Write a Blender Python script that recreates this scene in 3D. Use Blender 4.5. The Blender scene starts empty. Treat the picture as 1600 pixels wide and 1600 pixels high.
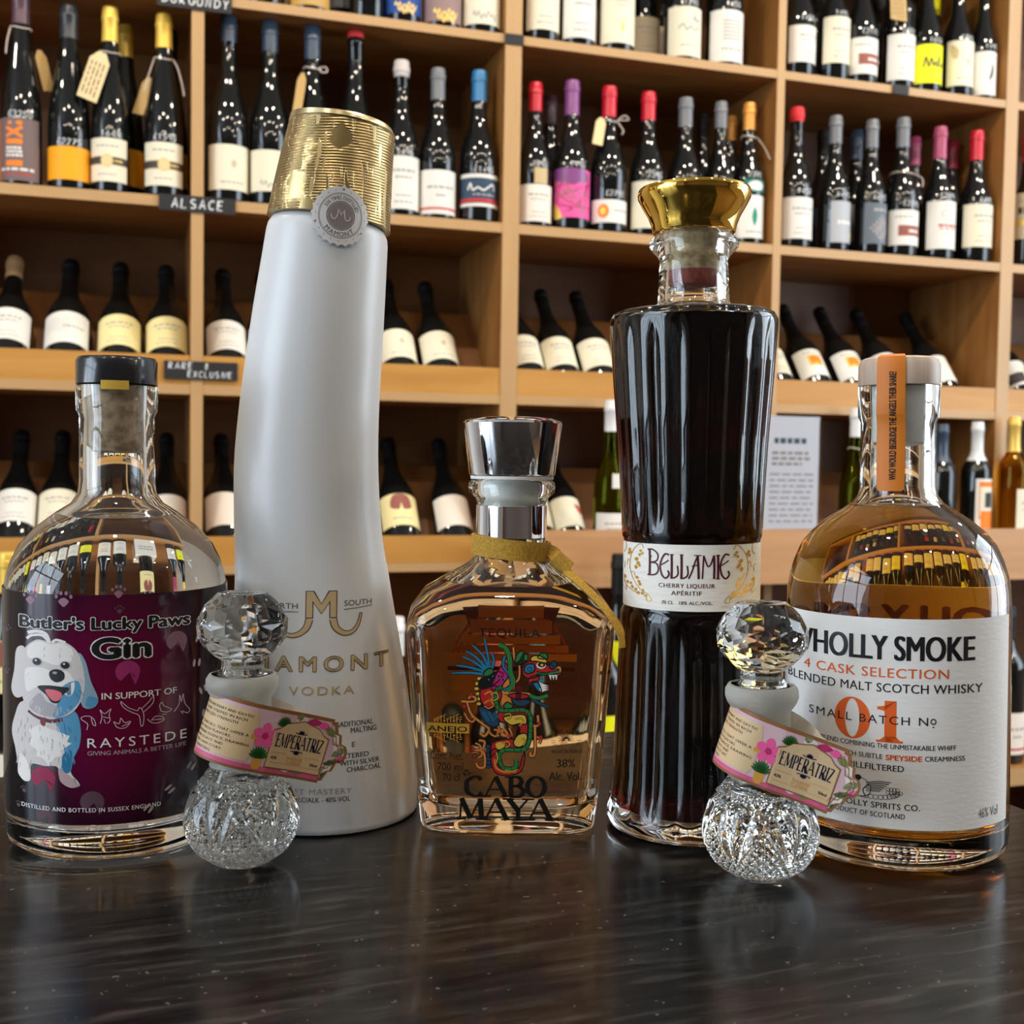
import bpy, bmesh, math, random
from mathutils import Vector, Matrix
from mathutils.geometry import tessellate_polygon
random.seed(7)
R_ = math.radians
sc = bpy.context.scene
col = sc.collection

# ------------------------------------------------------------------ camera
CAMZ = 1.112                     # eye height above the floor; counter top at 0.95
TABLE = 0.95
pitch, roll = R_(2.596), R_(0.911)
fw = Vector((0, math.cos(pitch), -math.sin(pitch)))
up0 = Vector((0, math.sin(pitch), math.cos(pitch)))
rx = Vector((1, 0, 0))*math.cos(roll) + up0*math.sin(roll)
uy = -Vector((1, 0, 0))*math.sin(roll) + up0*math.cos(roll)
cam = bpy.data.cameras.new('camera')
cam.sensor_width = 36.0
cam.lens = 36.0*1800/1600
cam.clip_start = 0.01
cam.dof.use_dof = True
cam.dof.focus_distance = 0.475
cam.dof.aperture_fstop = 22.0
co = bpy.data.objects.new('camera', cam)
col.objects.link(co)
mw = Matrix((rx, uy, -fw)).transposed().to_4x4()
mw.translation = Vector((0, 0, CAMZ))
co.matrix_world = mw
sc.camera = co

# ------------------------------------------------------------------ colour management, world
sc.view_settings.view_transform = 'Standard'
sc.view_settings.look = 'None'
sc.view_settings.exposure = 0.45
sc.view_settings.gamma = 1.0
sc.view_settings.use_curve_mapping = False
world = bpy.data.worlds.new('world')
sc.world = world
world.use_nodes = True
wb = world.node_tree.nodes['Background']
wb.inputs[0].default_value = (0.75, 0.85, 1.0, 1)
wb.inputs[1].default_value = 1.0
try:
    sc.cycles.max_bounces = 24
    sc.cycles.transmission_bounces = 24
    sc.cycles.glossy_bounces = 8
    sc.cycles.diffuse_bounces = 4
    sc.cycles.transparent_max_bounces = 12
    sc.cycles.sample_clamp_indirect = 6.0
    sc.cycles.blur_glossy = 0.6
except Exception:
    pass

# ------------------------------------------------------------------ shelf-wall frame: s along the wall, n towards the room
TH = R_(17.595)
DV = Vector((math.cos(TH), math.sin(TH), 0))
MV = Vector((math.sin(TH), -math.cos(TH), 0))
def W(s, n, z):                   # z measured from eye height
    return Vector((0, 2.4, CAMZ)) + DV*s + MV*n + Vector((0, 0, z))

def area(name, loc, target, sx, sy, watts, color, shape='RECTANGLE'):
    l = bpy.data.lights.new(name, 'AREA')
    l.shape = shape; l.size = sx; l.size_y = sy; l.energy = watts; l.color = color
    o = bpy.data.objects.new(name, l); col.objects.link(o)
    o.location = loc
    o.rotation_euler = (Vector(target)-Vector(loc)).to_track_quat('-Z', 'Z').to_euler()
    return o
# daylight through the two shop windows (right-hand and left-hand walls)
area('window_daylight', W(2.66, 1.9, 0.55), W(-1.0, 1.9, 0.15), 2.5, 1.7, 64, (0.80, 0.91, 1.0))
area('window_daylight', W(-3.36, 2.2, 0.55), W(1.0, 2.2, 0.25), 2.2, 1.6, 58, (0.72, 0.86, 1.0))
# ceiling spots of the shop: three rows
for i, n in enumerate((0.95, 2.0, 3.2)):
    for j in range(5):
        s = -2.0 + j*0.95 + 0.25*(i % 2)
        area('ceiling_lamp', W(s, n, 1.66), W(s, n-0.45, -1.0), 0.085, 0.085, (7.6, 4.5, 3)[i], (1.0, 0.86, 0.68), 'DISK')

# ------------------------------------------------------------------ materials
def principled(name):
    m = bpy.data.materials.new(name); m.use_nodes = True
    return m, m.node_tree.nodes['Principled BSDF'], m.node_tree
def mat(name, c, rough=0.5, metal=0.0, spec=0.5, coat=0.0):
    m, b, t = principled(name)
    b.inputs['Base Color'].default_value = (*c, 1)
    b.inputs['Roughness'].default_value = rough
    b.inputs['Metallic'].default_value = metal
    b.inputs['Specular IOR Level'].default_value = spec
    b.inputs['Coat Weight'].default_value = coat
    return m
def glass(name, c=(1, 1, 1), ior=1.5, rough=0.0, absorb=None, density=0.0):
    m = bpy.data.materials.new(name); m.use_nodes = True
    t = m.node_tree; t.nodes.clear()
    out = t.nodes.new('ShaderNodeOutputMaterial')
    g = t.nodes.new('ShaderNodeBsdfGlass')
    g.inputs['Color'].default_value = (*c, 1); g.inputs['IOR'].default_value = ior
    g.inputs['Roughness'].default_value = rough
    t.links.new(g.outputs[0], out.inputs['Surface'])
    if absorb:
        v = t.nodes.new('ShaderNodeVolumeAbsorption')
        v.inputs['Color'].default_value = (*absorb, 1); v.inputs['Density'].default_value = density
        t.links.new(v.outputs[0], out.inputs['Volume'])
    return m
def liquid(name, level, ior, absorb=None, density=0.0):
    """liquid filling a glass bottle: the wetted wall is a glass-to-liquid interface, the top (object z above level) liquid-to-air"""
    m = glass(name, (1, 1, 1), ior, 0, absorb, density); t = m.node_tree
    g = [n for n in t.nodes if n.type == 'BSDF_GLASS'][0]
    tc = t.nodes.new('ShaderNodeTexCoord'); sx = t.nodes.new('ShaderNodeSeparateXYZ'); t.links.new(tc.outputs['Object'], sx.inputs[0])
    gt = t.nodes.new('ShaderNodeMath'); gt.operation = 'GREATER_THAN'; gt.inputs[1].default_value = level-0.0002; t.links.new(sx.outputs['Z'], gt.inputs[0])
    ma = t.nodes.new('ShaderNodeMath'); ma.operation = 'MULTIPLY_ADD'; ma.inputs[1].default_value = ior-ior/1.5; ma.inputs[2].default_value = ior/1.5
    t.links.new(gt.outputs[0], ma.inputs[0]); t.links.new(ma.outputs[0], g.inputs['IOR'])
    return m
def split_level(P, lev, zi=1):
    """inner profile running from the rim down to the base: (above, below) a liquid level"""
    for i in range(len(P)-1):
        a, b = P[i], P[i+1]
        if a[zi] >= lev >= b[zi]:
            k = (lev-a[zi])/(b[zi]-a[zi]); m = tuple(a[j]+(b[j]-a[j])*k for j in range(len(a)))
            return P[:i+1]+[m], [m]+P[i+1:]
def nodes_noise(t, scale=(1, 1, 1), nscale=5.0, detail=4.0, coord='Object', dist=0.0):
    tc = t.nodes.new('ShaderNodeTexCoord'); mp = t.nodes.new('ShaderNodeMapping')
    mp.inputs['Scale'].default_value = scale
    t.links.new(tc.outputs[coord], mp.inputs['Vector'])
    nz = t.nodes.new('ShaderNodeTexNoise')
    nz.inputs['Scale'].default_value = nscale; nz.inputs['Detail'].default_value = detail
    nz.inputs['Distortion'].default_value = dist
    t.links.new(mp.outputs[0], nz.inputs['Vector'])
    return nz
def ramp(t, fac, stops):
    r = t.nodes.new('ShaderNodeValToRGB')
    els = r.color_ramp.elements
    while len(els) < len(stops): els.new(0.5)
    for e, (p, c) in zip(els, stops): e.position = p; e.color = (*c, 1)
    t.links.new(fac, r.inputs[0])
    return r
def wood(name, a, b_, c, scale, rough=0.45, ply=None):
    m, b, t = principled(name)
    nz = nodes_noise(t, scale, 3.0, 6.0, dist=0.6)
    r = ramp(t, nz.outputs['Fac'], [(0.25, a), (0.52, b_), (0.78, c)])
    colr = r.outputs[0]
    if ply:                       # laminated layers on the cut edge, lightened so other faces read as shaded
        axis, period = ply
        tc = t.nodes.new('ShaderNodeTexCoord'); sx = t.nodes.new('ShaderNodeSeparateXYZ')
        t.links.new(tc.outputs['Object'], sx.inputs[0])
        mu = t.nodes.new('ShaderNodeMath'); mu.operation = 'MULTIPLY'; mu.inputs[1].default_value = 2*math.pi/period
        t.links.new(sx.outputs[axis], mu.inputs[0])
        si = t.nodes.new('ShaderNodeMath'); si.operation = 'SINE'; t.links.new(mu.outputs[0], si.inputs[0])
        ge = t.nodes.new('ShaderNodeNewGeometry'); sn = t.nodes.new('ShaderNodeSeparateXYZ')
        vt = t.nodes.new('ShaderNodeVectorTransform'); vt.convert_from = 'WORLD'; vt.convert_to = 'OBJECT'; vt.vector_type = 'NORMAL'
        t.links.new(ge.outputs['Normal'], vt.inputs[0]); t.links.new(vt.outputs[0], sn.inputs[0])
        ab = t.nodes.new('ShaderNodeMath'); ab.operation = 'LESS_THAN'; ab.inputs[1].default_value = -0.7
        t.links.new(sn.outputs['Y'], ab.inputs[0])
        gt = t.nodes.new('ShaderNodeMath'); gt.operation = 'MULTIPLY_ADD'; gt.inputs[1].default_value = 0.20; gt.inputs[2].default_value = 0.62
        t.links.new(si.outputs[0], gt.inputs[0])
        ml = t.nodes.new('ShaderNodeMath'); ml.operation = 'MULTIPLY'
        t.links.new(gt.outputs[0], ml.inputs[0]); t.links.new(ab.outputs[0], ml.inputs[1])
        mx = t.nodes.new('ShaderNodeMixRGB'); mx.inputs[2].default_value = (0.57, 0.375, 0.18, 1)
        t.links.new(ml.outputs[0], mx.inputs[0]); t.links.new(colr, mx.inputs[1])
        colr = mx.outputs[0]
    t.links.new(colr, b.inputs['Base Color'])
    b.inputs['Roughness'].default_value = rough
    bp = t.nodes.new('ShaderNodeBump'); bp.inputs['Strength'].default_value = 0.08; bp.inputs['Distance'].default_value = 0.002
    t.links.new(nz.outputs['Fac'], bp.inputs['Height']); t.links.new(bp.outputs[0], b.inputs['Normal'])
    return m
M = {}
W1, W2, W3 = (0.22, 0.088, 0.020), (0.30, 0.130, 0.032), (0.37, 0.175, 0.050)  # face tones darkened to put the shade of the bays into the wood
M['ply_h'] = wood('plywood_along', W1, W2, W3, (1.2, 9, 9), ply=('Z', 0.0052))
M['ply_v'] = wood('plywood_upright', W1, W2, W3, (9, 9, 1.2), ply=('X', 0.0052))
M['lip'] = wood('lip_board', (0.42, 0.19, 0.035), (0.50, 0.24, 0.05), (0.57, 0.30, 0.075), (1.0, 8, 8))
M['lip_pale'] = wood('tray_board', (0.44, 0.215, 0.085), (0.50, 0.26, 0.11), (0.57, 0.32, 0.15), (1.0, 10, 12))
M['backply'] = wood('back_panel_wood_shaded', (0.12, 0.043, 0.009), (0.17, 0.064, 0.014), (0.22, 0.09, 0.022), (1.5, 3, 5), rough=0.5)  # darkened, shade at the back of the bays put into its colour
C = dict(k=(0.004, 0.004, 0.005), white=(0.76, 0.74, 0.69), cream=(0.77, 0.72, 0.56), pale=(0.82, 0.74, 0.65), straw=(0.84, 0.73, 0.36),
         ochre=(0.55, 0.33, 0.08), grey=(0.16, 0.17, 0.19), blue=(0.02, 0.07, 0.30), mauve=(0.28, 0.19, 0.18), tan=(0.55, 0.47, 0.33),
         dust=(0.36, 0.30, 0.26), yellow=(0.85, 0.86, 0.01), greyred=(0.17, 0.12, 0.12), orange=(0.93, 0.38, 0.01), navy=(0.03, 0.06, 0.11),
         goldpaper=(0.55, 0.42, 0.22), pink=(0.82, 0.10, 0.36), silver=(0.42, 0.44, 0.48), slategrey=(0.13, 0.16, 0.19), slate=(0.035, 0.06, 0.10),
         teal=(0.0, 0.18, 0.16), plum=(0.10, 0.05, 0.07), charcoal=(0.03, 0.033, 0.04), gold=(0.78, 0.52, 0.08), redwax=(0.72, 0.04, 0.05),
         greywax=(0.55, 0.51, 0.49), bluecap=(0.03, 0.19, 0.42), red=(0.55, 0.01, 0.03), purple=(0.22, 0.06, 0.22), copper=(0.72, 0.32, 0.06),
         rose=(0.38, 0.06, 0.14), wine=(0.25, 0.01, 0.04), ochrecap=(0.45, 0.28, 0.13), ink=(0.05, 0.045, 0.045), inkgrey=(0.38, 0.37, 0.36),
         redink=(0.55, 0.03, 0.03), orangeink=(0.85, 0.22, 0.02), goldink=(0.80, 0.55, 0.12), brownblock=(0.30, 0.10, 0.08), chalk=(0.80, 0.82, 0.84),
         kraft=(0.52, 0.34, 0.13), kraftpale=(0.74, 0.58, 0.32), string=(0.62, 0.53, 0.47), bluegrey=(0.25, 0.35, 0.5), greenink=(0.02, 0.25, 0.17), whitecap=(0.72, 0.73, 0.74), board=(0.022, 0.022, 0.024),
         navypink=(0.55, 0.35, 0.38))
def cm(k):
    """material for a plain colour of the palette, made once"""
    key = 'c_'+k
    if key not in M:
        if k in ('gold', 'goldink', 'copper'): M[key] = mat(k+'_foil', C[k], 0.35, 0.25)
        elif k in ('slate', 'grey', 'red', 'purple', 'bluecap', 'rose', 'wine', 'plum', 'charcoal', 'whitecap'): M[key] = mat(k+'_capsule', C[k], 0.28)
        else: M[key] = mat(k+'_paint', C[k], 0.55, spec=0.3)
    return M[key]
M['wineglass'] = mat('dark_wine_glass', (0.005, 0.006, 0.006), 0.03, spec=0.6)

# ------------------------------------------------------------------ mesh building
class MB:
    def __init__(self): self.v = []; self.f = []; self.m = []; self.mats = []
    def mi(self, m):
        if m not in self.mats: self.mats.append(m)
        return self.mats.index(m)
    def add(self, vs, fs, m):
        o = len(self.v); k = self.mi(m)
        self.v += [tuple(p) for p in vs]
        for f in fs: self.f.append([i+o for i in f]); self.m.append(k)
    def box(self, x0, x1, y0, y1, z0, z1, m):
        vs = [(x, y, z) for x in (x0, x1) for y in (y0, y1) for z in (z0, z1)]
        self.add(vs, [(0, 1, 3, 2), (4, 6, 7, 5), (0, 4, 5, 1), (2, 3, 7, 6), (0, 2, 6, 4), (1, 5, 7, 3)], m)
    def rings(self, rings, m, cap0=True, cap1=True, closed=True):
        """rings: list of equally long lists of points; skins neighbours"""
        n = len(rings[0]); vs = [p for r in rings for p in r]; fs = []
        for i in range(len(rings)-1):
            for j in range(n if closed else n-1):
                a, b = i*n+j, i*n+(j+1) % n
                fs.append((a, b, b+n, a+n))
        if cap0: fs.append(tuple(range(n-1, -1, -1)))
        if cap1: fs.append(tuple(range((len(rings)-1)*n, len(rings)*n)))
        self.add(vs, fs, m)
    def lathe(self, prof, m, segs=32, mod=None, cap0=True, cap1=True, cen=None):
        rr = []
        for r, z in prof:
            cx = cen(z) if cen else 0.0
            ring = []
            for j in range(segs):
                t = 2*math.pi*j/segs
                q = r*(mod(t, z, r) if mod else 1.0)
                ring.append((cx+q*math.cos(t), q*math.sin(t), z))
            rr.append(ring)
        self.rings(rr, m, cap0, cap1)
    def tube(self, pts, rad, m, segs=8):
        pts = [Vector(p) for p in pts]; rr = []
        nrm = None
        for i, p in enumerate(pts):
            d = (pts[min(i+1, len(pts)-1)]-pts[max(i-1, 0)]).normalized()
            if nrm is None:
                nrm = d.orthogonal().normalized()
            nrm = (nrm - d*nrm.dot(d)).normalized()
            b = d.cross(nrm)
            r = rad[i] if isinstance(rad, (list, tuple)) else rad
            rr.append([p + (nrm*math.cos(2*math.pi*k/segs)+b*math.sin(2*math.pi*k/segs))*r for k in range(segs)])
        self.rings(rr, m)
    def build(self, name, parent=None, smooth=40, loc=None):
        me = bpy.data.meshes.new(name)
        me.from_pydata(self.v, [], self.f)
        for m in self.mats: me.materials.append(m)
        for p, k in zip(me.polygons, self.m): p.material_index = k
        bm = bmesh.new(); bm.from_mesh(me)
        bmesh.ops.recalc_face_normals(bm, faces=bm.faces) if smooth is not None and smooth >= 0 else None
        bm.to_mesh(me); bm.free()
        if smooth:
            me.shade_smooth()
            me.set_sharp_from_angle(angle=R_(abs(smooth)))
        o = bpy.data.objects.new(name, me); col.objects.link(o)
        if parent: o.parent = parent
        if loc: o.location = loc
        return o
def empty(name, loc, rot=(0, 0, 0), label=None, cat=None, group=None, kind=None):
    o = bpy.data.objects.new(name, None); col.objects.link(o)
    o.empty_display_size = 0.02
    o.location = loc; o.rotation_euler = rot
    return tag(o, label, cat, group, kind)
def tag(o, label=None, cat=None, group=None, kind=None):
    if label: o['label'] = label
    if cat: o['category'] = cat
    if group: o['group'] = group
    if kind: o['kind'] = kind
    return o

# ------------------------------------------------------------------ printed artwork: flat shapes laid on a surface
_tc = {}
def text_mesh(body, bold=0.0, res=3, spacing=1.0):
    key = (body, round(bold, 4), res, spacing)
    if key in _tc: return _tc[key]
    c = bpy.data.curves.new('lettering', 'FONT'); c.body = body
    c.resolution_u = res; c.offset = bold; c.space_character = spacing
    o = bpy.data.objects.new('lettering', c); col.objects.link(o)
    bpy.context.view_layer.update()
    dg = bpy.context.evaluated_depsgraph_get()
    ev = o.evaluated_get(dg); me = ev.to_mesh()
    vs = [(v.co.x, v.co.y) for v in me.vertices]; fs = [tuple(p.vertices) for p in me.polygons]
    ev.to_mesh_clear()
    bpy.data.objects.remove(o); bpy.data.curves.remove(c)
    _tc[key] = (vs, fs)
    return vs, fs
def smooth_pts(pts, n=6, closed=False):
    """Catmull-Rom through the points"""
    P = [Vector((p[0], p[1], 0)) for p in pts]; out = []
    N = len(P); rng = range(N if closed else N-1)
    for i in rng:
        if closed: p0, p1, p2, p3 = P[(i-1) % N], P[i], P[(i+1) % N], P[(i+2) % N]
        else: p0, p1, p2, p3 = P[max(i-1, 0)], P[i], P[i+1], P[min(i+2, N-1)]
        for k in range(n):
            t = k/n
            q = 0.5*((2*p1) + (p2-p0)*t + (2*p0-5*p1+4*p2-p3)*t*t + (3*p1-p0-3*p2+p3)*t**3)
            out.append((q.x, q.y))
    if not closed: out.append((P[-1].x, P[-1].y))
    return out
class Art:
    """2-D shapes in artwork units; v grows upwards"""
    def __init__(self): self.it = []
    def poly(self, pts, m, layer=1):
        v = [Vector((p[0], p[1], 0)) for p in pts]
        tris = tessellate_polygon([v])
        self.it.append(([(p.x, p.y) for p in v], [tuple(t) for t in tris], m, layer))
    def blob(self, pts, m, layer=1, n=5): self.poly(smooth_pts(pts, n, True), m, layer)
    def rect(self, x0, y0, x1, y1, m, layer=1): self.it.append(([(x0, y0), (x1, y0), (x1, y1), (x0, y1)], [(0, 1, 2, 3)], m, layer))
    def ell(self, cx, cy, rx_, ry, m, layer=1, n=20, rot=0.0):
        pts = []
        for k in range(n):
            a = 2*math.pi*k/n; x, y = rx_*math.cos(a), ry*math.sin(a)
            pts.append((cx+x*math.cos(rot)-y*math.sin(rot), cy+x*math.sin(rot)+y*math.cos(rot)))
        self.it.append((pts, [tuple(range(n))], m, layer))
    def ring(self, cx, cy, r0, r1, m, layer=1, n=32, ky=1.0):
        pts = [(cx+r*math.cos(2*math.pi*k/n), cy+r*ky*math.sin(2*math.pi*k/n)) for r in (r0, r1) for k in range(n)]
        self.it.append((pts, [(k, (k+1) % n, n+(k+1) % n, n+k) for k in range(n)], m, layer))
    def stroke(self, pts, w, m, layer=1, closed=False):
        """ribbon along a polyline; w a width or a list of widths"""
        N = len(pts)
        if N < 2: return
        ws = w if isinstance(w, (list, tuple)) else [w]*N
        if len(ws) == 2 and N != 2: ws = [ws[0]+(ws[1]-ws[0])*i/(N-1) for i in range(N)]
        L, Rr = [], []
        for i in range(N):
            a = pts[(i-1) % N] if (closed or i > 0) else pts[i]
            b = pts[(i+1) % N] if (closed or i < N-1) else pts[i]
            dx, dy = b[0]-a[0], b[1]-a[1]; d = math.hypot(dx, dy) or 1.0
            nx, ny = -dy/d, dx/d
            if 0 < i < N-1 or closed:
                d1 = (pts[i][0]-a[0], pts[i][1]-a[1]); l1 = math.hypot(*d1) or 1
                cosn = max(0.5, abs(nx*(-d1[1]/l1)+ny*(d1[0]/l1)))
            else: cosn = 1
            h = ws[i]/2/cosn
            L.append((pts[i][0]+nx*h, pts[i][1]+ny*h)); Rr.append((pts[i][0]-nx*h, pts[i][1]-ny*h))
        vs = L+Rr; fs = []
        for i in range(N if closed else N-1):
            j = (i+1) % N
            fs.append((i, j, N+j, N+i))
        self.it.append((vs, fs, m, layer))
    def curve(self, pts, w, m, layer=1, n=6, closed=False): self.stroke(smooth_pts(pts, n, closed), w, m, layer, closed)
    def text(self, body, x0, x1, y0, y1, m, layer=1, bold=0.0, res=3, spacing=1.0, mirror=False, slope=0.0, outline=None):
        """lettering squeezed to fill the box x0..x1, y0..y1 (cap height); outline=(extra, material) puts a fatter copy below"""
        vs, fs = text_mesh(body, 0.0, res, spacing)
        xs = [v[0] for v in vs]; a, b = min(xs), max(xs)
        k = (y1-y0)/0.729; e = bold*k
        x0, x1 = x0+e, x1-e
        base = []
        for x, y in vs:
            t = (x-a)/(b-a)
            X = x1-(x1-x0)*t if mirror else x0+(x1-x0)*t
            base.append((X, y0+k*y + slope*(X-(x0+x1)/2)))
        def put(r, mm, ll, n):
            for q in range(n):
                dx, dy = (r*math.cos(2*math.pi*q/n), r*.8*math.sin(2*math.pi*q/n)) if n > 2 else (r*(2*q-1), 0)
                self.it.append(([(x+dx, y+dy) for x, y in base], fs, mm, ll))
        if bold: put(e, m, layer, 2 if bold < .03 else 4)
        if not bold or bold > .012: self.it.append((base, fs, m, layer))
        if outline: put(e+outline[0]*k, outline[1], layer-1, 10)
    def arc_text(self, body, cx, cy, r, a0, a1, h, m, layer=1, bold=0.0, inward=False):
        """letters along an arc from angle a0 to a1 (degrees)"""
        n = len(body)
        for i, ch in enumerate(body):
            if ch == ' ': continue
            vs, fs = text_mesh(ch, 0, 2)
            xs = [v[0] for v in vs]; mid = (min(xs)+max(xs))/2; k = h/0.729
            a = R_(a0+(a1-a0)*i/(n-1)); out = []
            for x, y in vs:
                lx, ly = (x-mid)*k, y*k
                if not inward: rr, tx = r+ly, lx; ex, ey = math.cos(a), math.sin(a); out.append((cx+ex*rr+ey*tx, cy+ey*rr-ex*tx))
                else: rr, tx = r-ly, lx; ex, ey = math.cos(a), math.sin(a); out.append((cx+ex*rr-ey*tx, cy+ey*rr+ex*tx))
            self.it.append((out, fs, m, layer))
    def into(self, mb, fn, du=None, warp=None):
        """send every shape to a mesh builder through fn(u, v, layer); faces are cut into strips du wide so they can bend"""
        for vs, fs, m, layer in self.it:
            if warp: vs = [warp(*p) for p in vs]
            if not du:
                mb.add([fn(u, v, layer) for u, v in vs], fs, m); continue
            V, F = [], []
            for f in fs:
                P = [vs[i] for i in f]
                lo = math.floor(min(p[0] for p in P)/du); hi = math.floor(max(p[0] for p in P)/du)
                for k in range(lo, hi+1):
                    Q = P
                    if lo != hi:
                        for s, lim in ((1, k*du), (-1, -(k+1)*du)):
                            O = []
                            for i in range(len(Q)):
                                p, q = Q[i], Q[(i+1) % len(Q)]
                                dp, dq = s*p[0]-lim, s*q[0]-lim
                                if dp >= 0: O.append(p)
                                if (dp > 0 > dq) or (dp < 0 < dq):
                                    t = dp/(dp-dq); O.append((p[0]+(q[0]-p[0])*t, p[1]+(q[1]-p[1])*t))
                            Q = O
                            if len(Q) < 3: break
                    if len(Q) >= 3:
                        b = len(V); V += Q; F.append(tuple(range(b, b+len(Q))))
            mb.add([fn(u, v, layer) for u, v in V], F, m)
def cyl_map(R, yaw=0.0, step=0.00004, base=0.0001, cen=None):
    """u, v in metres on a cylinder whose u=0 meridian faces local -Y"""
    def fn(u, v, layer):
        r = R(v) if callable(R) else R
        a = u/r+yaw; q = r+base+layer*step
        return ((cen(v) if cen else 0)+q*math.sin(a), -q*math.cos(a), v)
    return fn
# single-stroke hand lettering for chalk and pen (box 0.7 x 1)
def arc(cx, cy, rx_, ry, a0, a1, n=7): return [(cx+rx_*math.cos(R_(a0+(a1-a0)*i/(n-1))), cy+ry*math.sin(R_(a0+(a1-a0)*i/(n-1)))) for i in range(n)]
HAND = {
 'A': [[(0, 0), (.3, 1), (.6, 0)], [(.12, .35), (.5, .35)]], 'B': [[(0, 0), (0, 1)], arc(0, .76, .45, .24, 90, -90), arc(0, .27, .55, .27, 90, -90)],
 'C': [arc(.35, .5, .35, .5, 50, 310)], 'D': [[(0, 0), (0, 1)], arc(0, .5, .6, .5, 90, -90)], 'E': [[(.5, 1), (0, 1), (0, 0), (.5, 0)], [(0, .52), (.42, .52)]],
 'G': [arc(.35, .5, .35, .5, 50, 330)+[(.68, .45), (.4, .45)]], 'I': [[(.2, 0), (.2, 1)]], 'L': [[(0, 1), (0, 0), (.5, 0)]],
 'N': [[(0, 0), (0, 1), (.5, 0), (.5, 1)]], 'O': [arc(.33, .5, .33, .5, 0, 360, 13)], 'R': [[(0, 0), (0, 1)], arc(0, .74, .48, .26, 90, -90)+[(.52, 0)]],
 'S': [arc(.28, .75, .26, .25, 40, 270, 6)+arc(.28, .25, .28, .25, 90, -140, 6)], 'U': [[(0, 1), (0, .3)]+arc(.27, .28, .27, .28, 180, 360)+[(.54, 1)]],
 'V': [[(0, 1), (.28, 0), (.56, 1)]], 'X': [[(0, 0), (.52, 1)], [(0, 1), (.52, 0)]], 'Y': [[(0, 1), (.27, .5), (.54, 1)], [(.27, .5), (.27, 0)]],
 '&': [[(.5, .75), (.3, .95), (.15, .75), (.45, .5), (.15, .3), (.3, .05), (.5, .2)]],
 '£': [arc(.38, .78, .2, .22, 30, 180)+[(.16, .05), (.55, .05)], [(.05, .45), (.4, .45)]],
 '0': [arc(.27, .5, .27, .5, 0, 360, 11)], '1': [[(.1, .8), (.28, 1), (.28, 0)]], '2': [arc(.25, .74, .25, .26, 170, -30, 6)+[(0, 0), (.52, 0)]],
 '3': [arc(.22, .75, .25, .25, 150, -80, 6)+arc(.22, .25, .28, .26, 80, -150, 6)], '4': [[(.42, 0), (.42, 1), (0, .3), (.56, .3)]],
 '5': [[(.5, 1), (.1, 1), (.06, .58)]+arc(.22, .3, .28, .3, 100, -140, 7)], '6': [[(.42, 1), (.12, .55)]+arc(.27, .28, .26, .28, 160, -200, 10)],
 '7': [[(0, 1), (.5, 1), (.15, 0)]], '9': [arc(.27, .7, .26, .28, -20, 340, 10)+[(.45, 0)]], '.': [[(.1, 0), (.14, .06)]], ' ': []}
def hand(art, body, x, y, h, m, layer=1, w=0.14, slant=0.12, adv=0.78):
    for ch in body:
        for st in HAND[ch]:
            art.stroke([(x+(px+slant*py)*h, y+py*h) for px, py in st], w*h, m, layer)
        x += h*(0.35 if ch in 'I.' else adv)
    return x
# ------------------------------------------------------------------ room shell (built in the shelf frame)
M['plaster'] = mat('warm_plaster', (0.48, 0.43, 0.37), 0.8)
M['darkwall'] = mat('dark_unseen_wall', (0.085, 0.06, 0.045), 0.6)  # unseen wall, made dark so the bottles reflect black at their centres
M['ceiling'] = mat('ceiling_paint', (0.60, 0.57, 0.54), 0.8)
M['floor'] = wood('floor_boards', (0.10, 0.06, 0.035), (0.16, 0.10, 0.06), (0.22, 0.14, 0.08), (1, 12, 1), rough=0.5)
M['frame'] = mat('window_frame_paint', (0.10, 0.11, 0.12), 0.5)
def struct(name, bx, m, smooth=0):
    mb = MB()
    for b in bx: mb.box(*b, m)
    o = mb.build(name, smooth=smooth); o.location = (0, 2.4, 0); o.rotation_euler = (0, 0, TH)
    return tag(o, kind='structure')
S0, S1, NB, NF = -3.4, 2.7, 0.40, -4.6        # local y = -n
struct('floor', [(S0, S1, NF, NB, -0.05, 0.0)], M['floor'])
struct('ceiling', [(S0, S1, NF, NB, 2.9, 2.95)], M['ceiling'])
struct('wall_shelves', [(S0, S1, NB, NB+0.05, 0, 2.9)], M['plaster'])
struct('wall_behind_camera', [(S0, S1, NF-0.05, NF, 0, 2.9)], M['darkwall'])
struct('wall_right', [(S1, S1+0.08, NF, NB, 0, 0.75), (S1, S1+0.08, NF, NB, 2.55, 2.9), (S1, S1+0.08, NF, -3.2, 0.75, 2.55), (S1, S1+0.08, -0.6, NB, 0.75, 2.55)], M['plaster'])
struct('wall_left', [(S0-0.08, S0, NF, NB, 0, 0.8), (S0-0.08, S0, NF, NB, 2.5, 2.9), (S0-0.08, S0, NF, -3.35, 0.8, 2.5), (S0-0.08, S0, -1.05, NB, 0.8, 2.5)], M['plaster'])
def win(name, s, y0, y1, z0, z1, nv):
    bx = []
    for k in range(nv+1):
        y = y0+(y1-y0)*k/nv; bx.append((s, s+0.03, y-0.025, y+0.025, z0, z1))
    for z in (z0, z0+(z1-z0)*0.68, z1): bx.append((s, s+0.03, y0, y1, z-0.025, z+0.025))
    struct(name, bx, M['frame'])
win('window_1', S1-0.10, -3.2, -0.6, 0.75, 2.55, 3)
win('window_2', S0+0.09, -3.35, -1.05, 0.8, 2.5, 3)

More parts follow.
